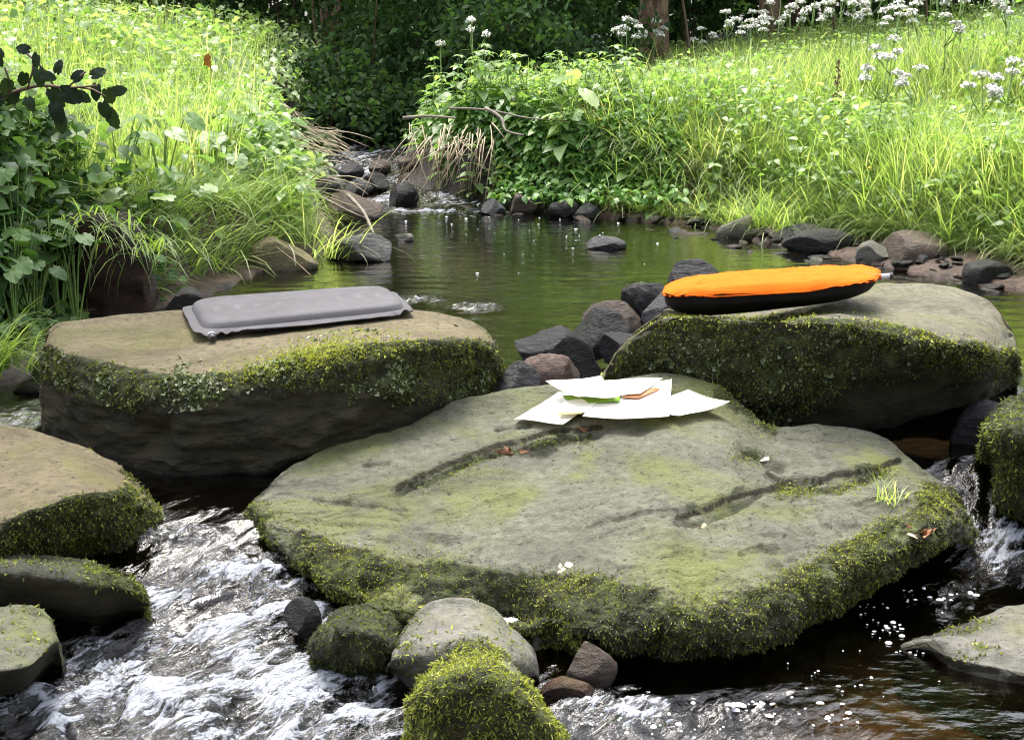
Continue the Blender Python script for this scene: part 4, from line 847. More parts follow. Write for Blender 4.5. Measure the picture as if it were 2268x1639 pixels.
# white umbels
def umbel(loc, H, seed, label, group, heads=3, name='white_umbel', hs=1.):
    rg = np.random.default_rng(seed); loc = np.array(loc, float); o = empty(name, loc, label, 'wildflower', group)
    g = Geo(); tips = []
    top = loc + np.array([rg.normal() * .03, rg.normal() * .03, H])
    g.add(*tube(np.array([loc, loc * .5 + top * .5 + rg.normal(size=3) * .008, top]), [.004, .003, .002], 5))
    tips.append((top, .031 * hs))
    for k in range(heads - (hs < 1)):
        b = loc * .35 + top * .65; a = rg.random() * 6.28; e = b + np.array([math.cos(a) * .07, math.sin(a) * .07, H * .3 - .02 - .02 * k])
        g.add(*tube(np.array([b, (b + e) / 2 + np.array([math.cos(a), math.sin(a), 0]) * .012, e]), [.0025, .002, .0015], 5)); tips.append((e, .025 * hs))
    for e, r in tips:
        for k in range(7):
            a = k * .9; g.add(*tube(np.array([e - [0, 0, .02], e + np.array([math.cos(a) * r * .7, math.sin(a) * r * .7, 0])]), .0008, 3))
    P = []; D = []; LL = []
    for k in range(6):
        q = rg.uniform(.15, .7); a = rg.random() * 6.28; P.append(loc + (top - loc) * q); D.append([math.cos(a), math.sin(a), .3]); LL.append(.07)
    g.build('stem', STEMM, o)
    l = Geo(); l.add(*leaves(P, np.array(D), np.array([[0, 0, 1.]] * 6), np.array(LL), .03, .4, .1, (1, .7), rg.random(6))); l.build('foliage', LEAFM, o)
    for e, r in tips:
        h = Geo(); n = int(60 * hs); rr = r * np.sqrt(rg.random(n)); aa = rg.random(n) * 6.283
        c = e + np.stack([rr * np.cos(aa), rr * np.sin(aa), .014 * (1 - (rr / r) ** 2) + rg.normal(size=n) * .004], 1)
        k = np.arange(5) * 2 * math.pi / 5; s = .0042 + .0025 * rg.random(n)
        tl = rg.normal(size=(n, 2)) * .7
        V = c[:, None] + np.stack([np.cos(k)[None] * s[:, None], np.sin(k)[None] * s[:, None], (np.cos(k)[None] * tl[:, :1] + np.sin(k)[None] * tl[:, 1:]) * s[:, None]], -1)
        V = np.concatenate([V, c[:, None] + np.array([0, 0, .003])], 1).reshape(-1, 3)
        h.add(V, [idx([[j, (j + 1) % 5, 5] for j in range(5)], n, 6)]); h.build('flower_head', WHITEF, o)
    return o
GU = 'white umbels standing in the meadow on the right'
U = [(1865, 15, 8.0), (1900, 45, 7.6), (1945, 20, 8.4), (1985, 25, 7.8), (1920, 62, 7.4), (2020, 55, 7.2), (2095, 28, 7.4), (2070, 58, 7.0), (1662, 28, 9.0), (1680, 45, 8.8), (1745, 42, 8.8), (1345, 97, 8.6), (1380, 106, 8.2), (1412, 112, 8.4), (1445, 104, 8.8), (1385, 125, 8.0),
     (1660, 125, 7.8), (1745, 96, 8.0), (2105, 100, 6.4), (2090, 120, 6.2), (2230, 50, 6.6), (2135, 55, 6.8), (1965, 145, 6.0), (1945, 215, 5.4), (2010, 170, 5.8), (2190, 183, 5.3), (2222, 176, 5.4), (1720, 135, 7.6), (1612, 122, 8.0), (1800, 85, 7.6), (1840, 100, 7.4), (1880, 110, 7.0), (1975, 85, 6.8), (2040, 80, 6.8), (1790, 120, 7.2), (2250, 60, 6.2), (2160, 20, 7.4), (2060, 12, 7.8), (1560, 108, 8.8), (1700, 110, 8.2)]
U += [] and [(u + random.uniform(-60, 60), v + random.uniform(5, 60), Y - random.uniform(.2, 1.2)) for (u, v, Y) in U[:20:2]]
ups = []
for i, (u, v, Y) in enumerate(U):
    p = aty(u, v, Y); z0 = float(gz(p[0], Y)); H = max(p[2] - z0, random.uniform(.36, .48))
    if i < 6: ups.append((umbel((p[0], Y, z0), .5, 400 + i, 'white flat topped umbel flower rising out of the right meadow', GU, 2 + i % 3))); ups[-1].scale = (1, 1, H / .5)
    else: o = dup(ups[i % 6], (p[0], Y, z0), random.uniform(0, 6.28), 1); o.scale = (1., 1., H / .5)
for (u, v, Y, lb) in [(1047, 48, 6.9, 'tallest white umbel, standing above the nettles against the dark wood'), (965, 100, 6.9, 'short white umbel at the stream side end of the nettle clump'), (1056, 122, 6.8, 'small white umbel just above the nettle tops beside the tallest one')]:
    p = aty(u, v, Y); z0 = float(gz(p[0], Y)); umbel((p[0], Y, z0), p[2] - z0, int(u), lb, None, 3 if v < 60 else 1, hs=.8)
# yellow flowers
GY = 'small yellow flowers beside the overhang'
yb = None
for (u, v, Y) in [(1290, 235, 6.2), (1300, 262, 6.1), (1318, 270, 6.1), (1330, 268, 6.0), (1335, 283, 6.0), (1350, 292, 6.0), (1310, 285, 6.1), (1275, 285, 6.1), (1925, 375, 4.9)]:
    p = aty(u, v, Y); z0 = float(gz(p[0], Y)); h = max(.05, p[2] - z0)
    o = empty('yellow_flower', (p[0], Y, z0), 'little yellow flower in the herbs by the earth overhang' if v < 300 else 'single yellow buttercup in the right bank grass', 'wildflower', GY if v < 300 else None)
    g = Geo(); g.add(*tube(np.array([[p[0], Y, z0], [p[0] + .01, Y, z0 + h / 2], [p[0], Y, z0 + h]]), .0015, 4)); g.build('stem', STEMM, o)
    a = np.arange(5) * 1.2566; g = Geo(); g.add(*leaves(np.tile([p[0], Y, z0 + h], (5, 1)), np.stack([np.cos(a), np.sin(a), .4 + 0 * a], 1), np.tile([0, 0, 1.], (5, 1)), .014, .011, -.2, .1)); g.build('petals', YELF, o)

for k, (u, v, Y, lb) in enumerate([(62, -30, 4.2, 'tallest broad bright grass blades by the left edge above the bramble sprig'), (110, -10, 4.4, 'upright grass blades just right of the tallest ones'), (265, 70, 4.7, 'thin upright grass blades above the big round leaves'), (205, 150, 4.3, 'dark grass blades crossing the end of the bramble sprig'), (385, 85, 4.6, 'lone tall grass stems among the left bank nettles')]):
    p = aty(u, v, Y); z0 = float(gz(p[0], Y)); tuft('tall_grass', lb, p[0], Y, z0, 9, ((p[2] - z0) * .7, (p[2] - z0) * 1.05), .03, 0, 3, lean=(0, .12), curl=(0, .25), wd=(.004, .008), tint=(.3, .9))
for k, (u, v, Y) in enumerate([(1515, 185, 6.6), (1560, 175, 6.6), (1545, 215, 6.4), (1850, 160, 6.0)]):
    p = aty(u, v, Y); z0 = float(gz(p[0], Y)); o = empty('dock_seedhead', (p[0], Y, z0), 'brown withered seed head standing in the right meadow', 'wildflower', 'brown seed heads in the meadow'); h_ = p[2] - z0 + .05
    g = Geo(); g.add(*tube(np.array([[p[0], Y, z0], [p[0] + .01, Y, z0 + h_ * .6], [p[0] + .015, Y, z0 + h_]]), .002, 5)); g.build('stem', DSTEM, o)
    m_ = 90; q = R.random(m_); a = R.random(m_) * 6.28; g = Geo(); g.add(*leaves(np.stack([p[0] + .013 + .012 * np.cos(a) * (1.2 - q), Y + .012 * np.sin(a) * (1.2 - q), z0 + h_ * .5 + q * h_ * .5], 1), R.normal(size=(m_, 3)), R.normal(size=(m_, 3)), .012, .009, .2, .3, simple=True)); g.build('seed_head', plain('seedhead_brown', (.16, .085, .06), .8, .3), o)
p = aty(456, 125, 5.2); g = Geo(); g.add(*leaves([p, p + [.01, 0, .01]], np.array([[.3, -.2, -1], [-.2, -.3, -.9]]), np.array([[0, -1, .2], [.5, -1, .2]]), .045, .025, .5, .4)); tag(g.build('withered_leaf', plain('orange_leaf', (.38, .13, .02), .6, .3)), 'single withered orange leaf hanging among the left bank nettles', 'leaf')
for k, (u, v, Y) in enumerate([(215, 470, 3.62), (290, 520, 3.62), (150, 490, 3.6)]):
    p = aty(u, v, Y); tuft('trailing_grass', ['grass trailing over the middle of the raw earth clod', 'grass trailing over the stream side of the raw earth clod', 'grass trailing over the left part of the raw earth clod'][k], p[0], p[1] + .05, p[2], 60, (.12, .28), .05, -1.2, .6, lean=(.5, 1.1), curl=(1.2, 2.2), tint=(.1, .6), wd=(.003, .005))
# dark bramble sprig hanging in from the left
def bramble():
    o = empty('bramble_branch', aty(-40, 260, 2.0), 'dark bramble sprig reaching in from the left edge over the bright grass', 'bramble')
    pts = [aty(-60, 240, 2.0), aty(30, 205, 2.02), aty(90, 190, 2.0), aty(150, 195, 1.98), aty(215, 190, 1.97)]
    g = Geo(); g.add(*tube(catmull(pts, 16), np.linspace(.0035, .0015, 16), 6))
    tw = [((60, 200), (75, 130)), ((150, 195), (190, 160)), ((100, 190), (140, 255)), ((20, 210), (10, 150)), ((170, 193), (235, 215)), ((120, 192), (60, 120))]
    for a, b in tw: g.add(*tube(np.array([aty(*a, 2.0), aty((a[0] + b[0]) / 2 + 4, (a[1] + b[1]) / 2 - 5, 2.0), aty(*b, 1.99)]), .0015, 5))
    g.build('stem', DSTEM, o)
    L = [(85, 120, -.6, -1, 40), (68, 112, -1, .2, 34), (85, 150, .1, -1, 42), (55, 160, -.3, -1, 36), (90, 165, 1, -.3, 34), (125, 165, .3, 1, 34), (20, 175, -.4, -1, 44), (0, 150, -.2, 1, 40), (110, 195, .6, -1, 50), (130, 200, 1, -.5, 56), (120, 225, .2, -1, 52), (135, 250, -.1, -1, 48),
         (215, 185, -.2, -1, 40), (235, 195, .2, -1, 42), (200, 170, .9, .5, 38), (225, 225, .3, -1, 42), (245, 205, 1, .2, 36), (240, 240, .3, -1, 50), (170, 205, .8, -.6, 36), (40, 200, -.6, -.7, 44), (10, 215, -1, -.4, 46), (60, 215, .4, -1, 34), (160, 180, .7, .7, 34), (5, 130, -.5, .8, 36)]
    rg = np.random.default_rng(8)
    for (u, v, du, dv, s) in L:
        V, F = bigleaf(aty(u, v, 2.0 + rg.uniform(-.05, .05)), [du, rg.uniform(-.3, .3), dv * .9], np.array([rg.uniform(-.4, .4), -1, rg.uniform(-.1, .6)]), s / 3150 * 2.0, s / 3150 * 1.35, rg)
        mk('leaf', V, F, DARKLEAF, o, tint=np.full(len(V), rg.random()))
bramble()

# dry stalks and trailing roots
GS = 'dry straw stalks fallen over the left bank beside the riffle'
for k in range(70):
    u0, v0 = random.uniform(590, 740), random.uniform(190, 430); Y = 5.1 + (430 - v0) / 240 * 1.7 + random.uniform(-.2, .25); ln = random.uniform(40, 140); an = random.choice([random.gauss(.45, .2), random.gauss(-.5, .35), random.gauss(.1, .2)])
    a = aty(u0, v0, Y); b = aty(u0 + ln * math.cos(an), v0 + ln * math.sin(an) * .7, Y - random.uniform(0, .2))
    for q in (a, b): q[2] = min(max(q[2], float(gz(q[0], q[1])) + .02), float(gz(q[0], q[1])) + .3)
    m = (a + b) / 2 + np.array([0, 0, random.uniform(.0, .02)])
    tag(mk('dry_stalk', *tube(catmull([a, m, b], 6), np.linspace(.0028, .0012, 6) * random.uniform(.5, 1.2), 5), STRAW), 'bleached dry stalk lying across the left bank beside the riffle', 'stalk', GS)
GR = 'dry roots hanging from the earth overhang'
for k in range(56):
    u0 = random.uniform(900, 1095); v0 = 305 + random.gauss(-5, 13); Y = 6.2 + random.uniform(-.05, .1) + max(0, (960 - u0) / 700); du = random.gauss(-30, 45); dv = random.uniform(80, 170)
    a = aty(u0, v0, Y); b = aty(u0 + du, min(v0 + dv, random.uniform(400, 452)), Y - random.uniform(.06, .2)); m = aty(u0 + du * .3, v0 + dv * .25, Y - random.uniform(.08, .2)); b[2] = max(b[2], .02)
    tag(mk('hanging_root', *tube(catmull([a, m, b], 7), np.linspace(.0034, .0014, 7) * random.uniform(.5, 1.2), 5), ROOTM), 'pale dry root hanging down the earth overhang at the head of the pool', 'root', GR)
def stick(pts, r, label, mat=WOODP, name='stick'):
    tag(mk(name, *tube(catmull([aty(*q) for q in pts], 10), np.linspace(r, r * .5, 10), 7), mat), label, 'stick')
stick([(893, 262, 6.3), (950, 258, 6.25), (1010, 262, 6.2)], .008, 'grey driftwood branch stub poking left out of the nettles')
stick([(995, 240, 6.2), (1080, 244, 6.15), (1170, 262, 6.1), (1260, 268, 6.1)], .005, 'long bent driftwood branch lying along the foot of the nettles')
stick([(1075, 240, 6.1), (1110, 262, 6.05), (1120, 290, 6.0), (1160, 300, 6.0)], .008, 'thick pale crooked driftwood piece under the nettles')
stick([(770, 432, 5.6), (805, 470, 5.4), (828, 520, 5.25)], .009, 'bare stick leaning from the brown stone into the pool')
stick([(690, 425, 5.6), (760, 462, 5.5), (820, 488, 5.4)], .006, 'thin bare stick crossing the brown shore stone')
stick([(612, 548, 4.5), (660, 585, 4.4), (690, 612, 4.3)], .003, 'thin dark twig hanging over the water by the blocky bank stone', DSTEM)
stick([(640, 545, 4.5), (650, 560, 4.45), (655, 590, 4.4)], .004, 'pale short twig in front of the blocky bank stone')
stick([(842, 345, 5.8), (822, 390, 5.7), (800, 440, 5.6)], .003, 'thin dark upright twig in front of the riffle', DSTEM)
for k, (u, v, Y, h) in enumerate([(60, -20, 3.2, .30), (85, 10, 3.1, .3), (235, 60, 3.3, .3), (205, 150, 2.9, .25)]):
    pass

# ------------------------------------------------------------------ the wood behind
def cloud(c, rad, n, L, wr, tint, rng=R, clumps=40, simple=True, cs=.22):
    c = np.array(c); rad = np.array(rad); k = rng.normal(size=(clumps, 3)); k = nrm(k) * (rng.random((clumps, 1)) ** .45) * rad + c
    cid = rng.integers(0, clumps, n); P = k[cid] + rng.normal(size=(n, 3)) * rad * cs
    D = rng.normal(size=(n, 3)); D[:, 2] -= .3; NN = rng.normal(size=(n, 3)) * .6; NN[:, 2] += 1
    l = L * (.6 + .7 * rng.random(n)); t = np.clip(tint[0] + (tint[1] - tint[0]) * (.5 * rng.random(n) + .5 * rng.random(clumps)[cid]), 0, 1)
    return leaves(P, D, NN, l, l * wr, .3, .2, (1, .8), t, simple)
def tree(name, label, x, y, r, h, crown, nleaf, L, seed, group=None, lean=0., tint=(.25, 1.)):
    rg = np.random.default_rng(seed); z0 = float(gz(x, y)) - .1; o = empty(name, (x, y, z0), label, 'tree', group)
    t = np.linspace(0, 1, 14); pts = np.stack([x + lean * h * t + .04 * np.sin(t * 5 + seed), y + .03 * np.cos(t * 4 + seed), z0 + h * t], 1)
    g = Geo(); g.add(*tube(pts, r * (1.25 * np.exp(-t * 14) * .35 + 1 - .7 * t), 12))
    for k in range(9):
        q = rg.uniform(.18, .95); b = np.array([np.interp(q, t, pts[:, j]) for j in range(3)]); a = rg.random() * 6.28; ln = rg.uniform(.5, 1.) * crown[0] * .8
        e = b + np.array([math.cos(a) * ln, math.sin(a) * ln, rg.uniform(-.1, .5)]); g.add(*tube(catmull([b, (b + e) / 2 + [0, 0, .1], e], 6), np.linspace(r * .22, r * .05, 6), 5))
    g.build('trunk', BARK, o)
    g = Geo(); g.add(*cloud((x + lean * h * .7, y, z0 + h * crown[3]), crown[:3], nleaf, L, .55, tint, rg, 60)); g.build('crown', WOODM, o); return o
tree('pine_tree', 'brown trunked tree at the top of the picture behind the meadow, nearer one', aty(1436, 60, 11)[0], 11, .10, 7, (1.5, 1.2, 1.6, .78), 2000, .16, 1)
tree('pine_tree', 'reddish brown trunked tree at the top of the picture above the white umbels', aty(1697, 40, 13)[0], 13, .085, 7.5, (1.5, 1.2, 1.6, .78), 2000, .16, 2)
tree('forest_tree', 'thin dark trunk in the shadow of the wood above the nettles', aty(1198, 60, 13.5)[0], 13.5, .045, 6, (1.5, 1.4, 2.4, .62), 4500, .16, 3)
def sapling(x, y, top, label, c, rad, n, seed):
    rg = np.random.default_rng(seed); z0 = float(gz(x, y)); o = empty('sapling', (x, y, z0), label, 'tree')
    g = Geo(); g.add(*tube(catmull([[x, y, z0 - .05], [x - .05, y, z0 + .5], top], 12), np.linspace(.014, .006, 12), 6))
    for k in range(9):
        q = rg.uniform(.45, 1.); b = np.array([x, y, z0]) * (1 - q) + np.array(top) * q; e = np.array(c) + rg.normal(size=3) * np.array(rad) * .6; g.add(*tube(catmull([b, (b + e) / 2 + [0, 0, .05], e], 6), np.linspace(.006, .002, 6), 5))
    g.build('trunk', DSTEM, o); g = Geo(); g.add(*cloud(c, rad, n, .075, .6, (.3, 1.), rg, 40, False, .22)); g.build('crown', LEAFM, o)
sapling(1.15, 9.4, (.75, 9.1, 2.2), 'thin leaning sapling at the far edge of the meadow beside the brown trunked tree', (.62, 8.9, 1.72), (.6, .45, .55), 4500, 3)
sapling(-.1, 9.8, (.1, 9.5, 2.4), 'slender sapling behind the nettles, added to brighten the pool reflection', (.15, 9.5, 2.1), (.5, .4, .5), 2200, 4)  # this and the next three: added, bright crowns out of view green the pool
sapling(2.3, 10.4, (1.9, 10.1, 2.6), 'sapling between the two brown trunks, added to brighten the pool reflection', (1.7, 10.0, 2.0), (.8, .5, .75), 4500, 5)
sapling(-1.25, 9.6, (-1.1, 9.4, 2.6), 'sapling over the dark end of the stream channel, added to brighten the pool reflection', (-.9, 9.3, 2.1), (.7, .5, .7), 3500, 6)
sapling(3.1, 10.8, (3.2, 10.4, 2.8), 'sapling behind the white umbels towards the right edge, added to brighten the pool reflection', (3.2, 10.3, 2.2), (.8, .5, .75), 4000, 7)
GT = 'dark trees of the wood behind the stream'
for k, (x, y) in enumerate([(-4.6, 12.5), (-2.9, 13.4), (-1.5, 12.2), (-.6, 14.5), (.55, 15.2), (2.9, 15), (4.3, 13.8), (5.6, 15.2), (-6.2, 14)]):
    tree('forest_tree', 'dark leafy tree in the shade of the wood', x, y, .07, 7 + (k % 3), (1.9, 1.6, 3.0, .55), 5200, .17, 20 + k, GT)
GW = 'shrubs at the edge of the wood behind the stream'
for k, (x, y, h, t) in enumerate([(-3.6, 10.6, 1.5, 1.), (-2.4, 9.9, 1.3, .9), (-1.6, 10.3, 1.6, .55), (-.9, 9.4, .9, .6), (-.25, 9.9, 1.5, .7), (.0, 9.9, 1.2, .9), (.55, 12.6, 1.5, .6), (1.7, 14, 1.4, .5), (3.0, 14.2, 1.6, .45), (3.6, 11.6, 1.0, .5), (4.4, 11.6, 1.6, .6), (-4.6, 9.8, 1.4, 1.), (-1.0, 8.3, .5, .3), (.1, 8.6, .7, .5), (-3.2, 9.0, .9, 1.)]):
    rg = np.random.default_rng(500 + k); z0 = float(gz(x, y)); o = empty('wood_shrub', (x, y, z0), 'leafy shrub at the dark edge of the wood', 'shrub', GW)
    g = Geo()
    for j in range(6):
        e = np.array([x + rg.normal() * .35, y + rg.normal() * .3, z0 + h * rg.uniform(.6, 1.1)]); g.add(*tube(catmull([[x, y, z0 - .05], (np.array([x, y, z0]) + e) / 2 + rg.normal(size=3) * .08, e], 7), np.linspace(.012, .003, 7), 5))
    g.build('stem', DSTEM, o)
    g = Geo(); g.add(*cloud((x, y, z0 + h * .55), (.62, .5, h * .55), 4600, .05, .6, (0, t), rg, 44, False, .20)); g.build('foliage', WOODM, o)
g = Geo(); n = 42000
P = np.stack([R.uniform(-16, 16, n), R.uniform(16, 20, n), 9.5 * R.random(n)], 1)
D = R.normal(size=(n, 3)); NN = R.normal(size=(n, 3)) + [0, -.4, .6]; g.add(*leaves(P, D, NN, .34, .2, .2, .2, (1, .8), R.random(n) * .9, True))
tag(g.build('forest_foliage', WOODM), 'dark mass of foliage deep in the wood', 'forest', kind='stuff')
# trees around the clearing that shade the near bank and the faces towards the viewer
g = Geo(); n = 30000
P = np.concatenate([np.stack([R.uniform(-9, 9, n), R.uniform(-7, -2.5, n), R.random(n) * 1.8 - .2], 1)])
g.add(*leaves(P, R.normal(size=(len(P), 3)), R.normal(size=(len(P), 3)) + [0, .4, .6], .36, .22, .2, .2, (1, .8), R.random(len(P)) * .6, True))
tag(g.build('forest_edge', WOODM), 'edge of the wood on the viewer\'s side of the stream', 'forest', kind='stuff')
tree('overhanging_tree', 'leafy tree shading the near end of the left bank', -3.05, 4.1, .09, 3.7, (1.0, .95, .75, .74), 5200, .12, 77, lean=.42)

# ------------------------------------------------------------------ cushions
def fabric(name, c, var=.08, rough=.6, sheen=.2):
    m, t, p, o = nmat(name); k = ocoord(t)
    t.links.new(mixc(t, mrange(t, noise(t, 18, 3, .5, k), .3, .7), tuple(q * (1 - var) for q in c), tuple(q * (1 + var) for q in c)), p.inputs['Base Color'])
    mk_ = math_(t, 'MULTIPLY', attr(t, 'mark'), .3); bc = p.inputs['Base Color'].links[0].from_socket; t.links.new(mixc(t, mk_, bc, tuple(min(1, q * 2.2) for q in c)), p.inputs['Base Color'])
    p.inputs['Roughness'].default_value = rough; p.inputs['Specular IOR Level'].default_value = .12; p.inputs['Sheen Weight'].default_value = sheen
    nb = bump(t, noise(t, 900, 2, .5, k), .0006); t.links.new(bump(t, noise(t, 24, 4, .6, k), .002, 1., nb), p.inputs['Normal']); return m
def quad_frame(fl, fr, br, bl):
    fl, fr, br, bl = map(np.array, (fl, fr, br, bl))
    return lambda s, t: (fl * ((1 - s) * (1 - t))[..., None] + fr * (s * (1 - t))[..., None] + br * (s * t)[..., None] + bl * ((1 - s) * t)[..., None])
def sq(a, p): return np.sign(a) * np.abs(a) ** p
def superq(nr, na, p):
    """disc parameterisation of a rounded rectangle in 0..1, rings from centre outwards"""
    r = np.linspace(0, 1, nr)[:, None]; a = (np.arange(na) * 2 * math.pi / na)[None]
    return .5 + .5 * r * sq(np.cos(a), p), .5 + .5 * r * sq(np.sin(a), p), r + 0 * a, a + 0 * r
def ringfaces(nr, na):
    i = np.arange(nr - 1)[:, None] * na; k = np.arange(na)[None]; q = (k + 1) % na
    return np.stack([i + k, i + na + k, i + na + q, i + q], -1).reshape(-1, 4)
def grey_cushion():
    h = [hit('flat_boulder', *q) for q in ((470, 745), (650, 725), (850, 705))]
    zs = [q[0][2] for q in h if q]
    base = (np.mean(zs) if zs else .22) + .008
    fl, fr, br, bl = atz(440, 746, base), atz(916, 696, base + .003), atz(866, 648, base + .003), atz(406, 681, base)
    fr_ = quad_frame(fl, fr, br, bl); s, t, r, a = superq(60, 240, .26)
    o = empty('grey_cushion', fr_(np.array(.5), np.array(.5)), 'grey padded sit cushion with rounded corners on the flat boulder', 'cushion')
    M = fabric('grey_fabric', (.105, .100, .107), sheen=.0); th = .014
    # pillow
    k = 1 - np.clip((r - .90) / .10, 0, 1) ** 2; prof = np.sqrt(np.clip(k, 0, 1))
    dots = 0 * r
    for i in range(9):
        for j in range(5):
            dots = dots + np.exp(-((s - (.1 + .1 * i + .04 * (j % 2))) * .4 / .0065) ** 2 - ((t - (.12 + .19 * j)) * .2 / .003) ** 2)
    s1, t1 = .5 + (s - .5) * .95, .5 + (t - .5) * .93
    P = fr_(s1, t1); P[..., 2] += .008 + th * prof - .0022 * np.clip(dots, 0, 1) * (r < .9) + .0012 * fbm(P * 14, 3, 91)
    mk('padded_top', P.reshape(-1, 3), [ringfaces(60, 240)], M, o, attrs={'mark': np.clip(dots, 0, 1) * (r < .9)})
    # welded hem with puckers
    rr = np.linspace(.88, 1.03, 10)[:, None]; aa = a[:1]; s2 = .5 + .5 * rr * sq(np.cos(aa), .2); t2 = .5 + .5 * rr * sq(np.sin(aa), .2)
    P = fr_(s2, t2); e = np.clip((rr - .93) / .1, 0, 1); wob = fbm(np.stack([s2 * 9, t2 * 9, 0 * s2], -1), 3, 92)
    cn = np.exp(-((s2 - .1) ** 2 + (t2 - 0) ** 2) / .004) + np.exp(-((s2 - .98) ** 2 + (t2 - .05) ** 2) / .006)
    P[..., 2] += .008 + e * (-.004 + .014 * wob * (.5 + 2. * cn)) + .004 * cn * np.sin(s2 * 140) * e
    top = P.copy(); bot = P.copy(); bot[..., 2] -= .0015
    V = np.concatenate([top[:, :].reshape(-1, 3), bot.reshape(-1, 3)]); f = ringfaces(10, 240); n0 = 2400
    k_ = np.arange(240); ed = np.stack([9 * 240 + k_, n0 + 9 * 240 + k_, n0 + 9 * 240 + (k_ + 1) % 240, 9 * 240 + (k_ + 1) % 240], 1)
    mk('hem', V, [f, f[:, ::-1] + n0, ed], M, o)
    # underside
    P = fr_(s1, t1); P[..., 2] += .008 - .014 * prof
    mk('underside', P.reshape(-1, 3), [ringfaces(60, 240)[:, ::-1]], fabric('dark_underside', (.05, .05, .055)), o)
    # valve
    c = fr_(np.array(.055), np.array(.0)) + np.array([0, -.004, .004]); d = nrm(np.array([.35, -.9, -.25]))
    V, F = tube(np.array([c, c + d * .012, c + d * .0125, c + d * .024]), [.0055, .0055, .0075, .007], 18); mk('valve', V, F, plain('valve_plastic', (.02, .02, .022), .35), o, smooth=False)
    ring = tube(np.array([c + d * .006, c + d * .010]), [.0078, .0078], 18); mk('valve_ring', *ring, plain('valve_grey', (.4, .4, .42), .3), o, smooth=False)
grey_cushion()
def orange_cushion():
    o = empty('orange_cushion', aty(1700, 640, 2.72), 'inflated sit cushion with orange top and black underside on the rounded boulder', 'cushion')
    fl, fr, br, bl = aty(1466, 655, 2.62), aty(1938, 624, 2.60), aty(1950, 594, 2.86), aty(1480, 626, 2.86)
    fr_ = quad_frame(fl, fr, br, bl); nr, na = 60, 260; s, t, r, a = superq(nr, na, .28)
    prof = np.clip(1 - r ** 2.4, 0, 1) ** .5
    wr = fbm(np.stack([s * 12, t * 12, 0 * s], -1), 3, 95); rim = np.exp(-((1 - r) / .08) ** 2)
    fold = .005 * np.exp(-((t - .5 * s - .1) / .05) ** 2) * (s > .5)
    P = fr_(s, t); sag = -.008 * np.sin(s * math.pi) * rim + .005 * rim * wr
    P[..., 2] += .020 * prof + sag + .9 * fold + .006 * wr * (1 - rim)
    corner = rim * (np.abs(sq(np.cos(a), 1) * np.sin(a)) > .42)
    mk('orange_top', P.reshape(-1, 3), [ringfaces(nr, na)], fabric('orange_fabric', (.62, .118, .004), .05, .8, 0), o)
    Q = fr_(s, t); Q[..., 2] += -.050 * np.clip(1 - r ** 3, 0, 1) ** .42 * (1 - .35 * (s - .5)) + sag - .001 + .002 * wr
    mk('black_underside', Q.reshape(-1, 3), [ringfaces(nr, na)[:, ::-1]], fabric('black_fabric', (.012, .010, .010), .2, .7, 0), o)
    rr = np.linspace(.97, 1.015, 5)[:, None]; aa = a[:1]; s2 = .5 + .5 * rr * sq(np.cos(aa), .27); t2 = .5 + .5 * rr * sq(np.sin(aa), .27)
    H = fr_(s2, t2); w2 = fbm(np.stack([s2 * 16, t2 * 16, 0 * s2], -1), 3, 96); H[..., 2] += -.008 * np.sin(np.clip(s2, 0, 1) * math.pi) + .005 * w2 - .012 * (rr - .97) * (1 + np.sin(aa * 23))
    V = np.concatenate([H.reshape(-1, 3), H.reshape(-1, 3) - [0, 0, .0015]]); f = ringfaces(5, na); mk('hem', V, [f, f[:, ::-1] + 5 * na], fabric('orange_hem', (.62, .095, .004), .05, .8, 0), o)
    c = fr_(np.array(.985), np.array(.35)); d = nrm(np.array([1, .1, .03]))
    mk('valve_neck', *tube(np.array([c - d * .02, c, c + d * .012, c + d * .013]), [.012, .006, .005, .006], 14), fabric('orange_neck', (.62, .118, .004)), o)
    mk('valve', *tube(np.array([c + d * .013, c + d * .030]), [.0055, .0055], 16), plain('valve_steel', (.45, .45, .47), .25), o, smooth=False)
    mk('valve_cap', *tube(np.array([c + d * .030, c + d * .036]), [.0068, .0068], 16), plain('cap_black', (.02, .02, .022), .4), o, smooth=False)
orange_cushion()

# ------------------------------------------------------------------ papers on the slab
pts = [hit('central_slab', *q) for q in ((1200, 920), (1290, 925), (1380, 930), (1480, 925), (1300, 890), (1420, 880), (1540, 890), (1380, 865), (1450, 855))]
A = np.array([q[0] for q in pts if q]); cf, *_ = np.linalg.lstsq(np.c_[A[:, :2], np.ones(len(A))], A[:, 2], rcond=None)
def onplane(u, v, lift):
    d = ray(u, v); n = np.array([-cf[0], -cf[1], 1.]); k = (cf[2] + lift - CH) / (d @ n); return np.array([0, 0, CH]) + d * k
PAPER = None
def paper_mat(name, c, **k):
    m, t, p, o = nmat(name); p.inputs['Base Color'].default_value = (*c, 1); p.inputs['Roughness'].default_value = .55
    tr = N(t, 'BsdfTranslucent'); tr.inputs[0].default_value = (c[0], c[1] * .95, c[2] * .8, 1); mx = N(t, 'MixShader'); mx.inputs[0].default_value = .25
    t.links.new(p.outputs[0], mx.inputs[1]); t.links.new(tr.outputs[0], mx.inputs[2]); t.links.new(mx.outputs[0], o.inputs[0]); return m
PAPER = paper_mat('white_paper', (.86, .84, .78)); GREENP = paper_mat('green_print', (.20, .36, .03)); BROWNP = paper_mat('brown_print', (.42, .15, .05)); OCHRE = paper_mat('ochre_print', (.55, .38, .12)); INK = plain('pink_ink', (.75, .52, .55), .6); GREYP = paper_mat('grey_print', (.32, .34, .3))
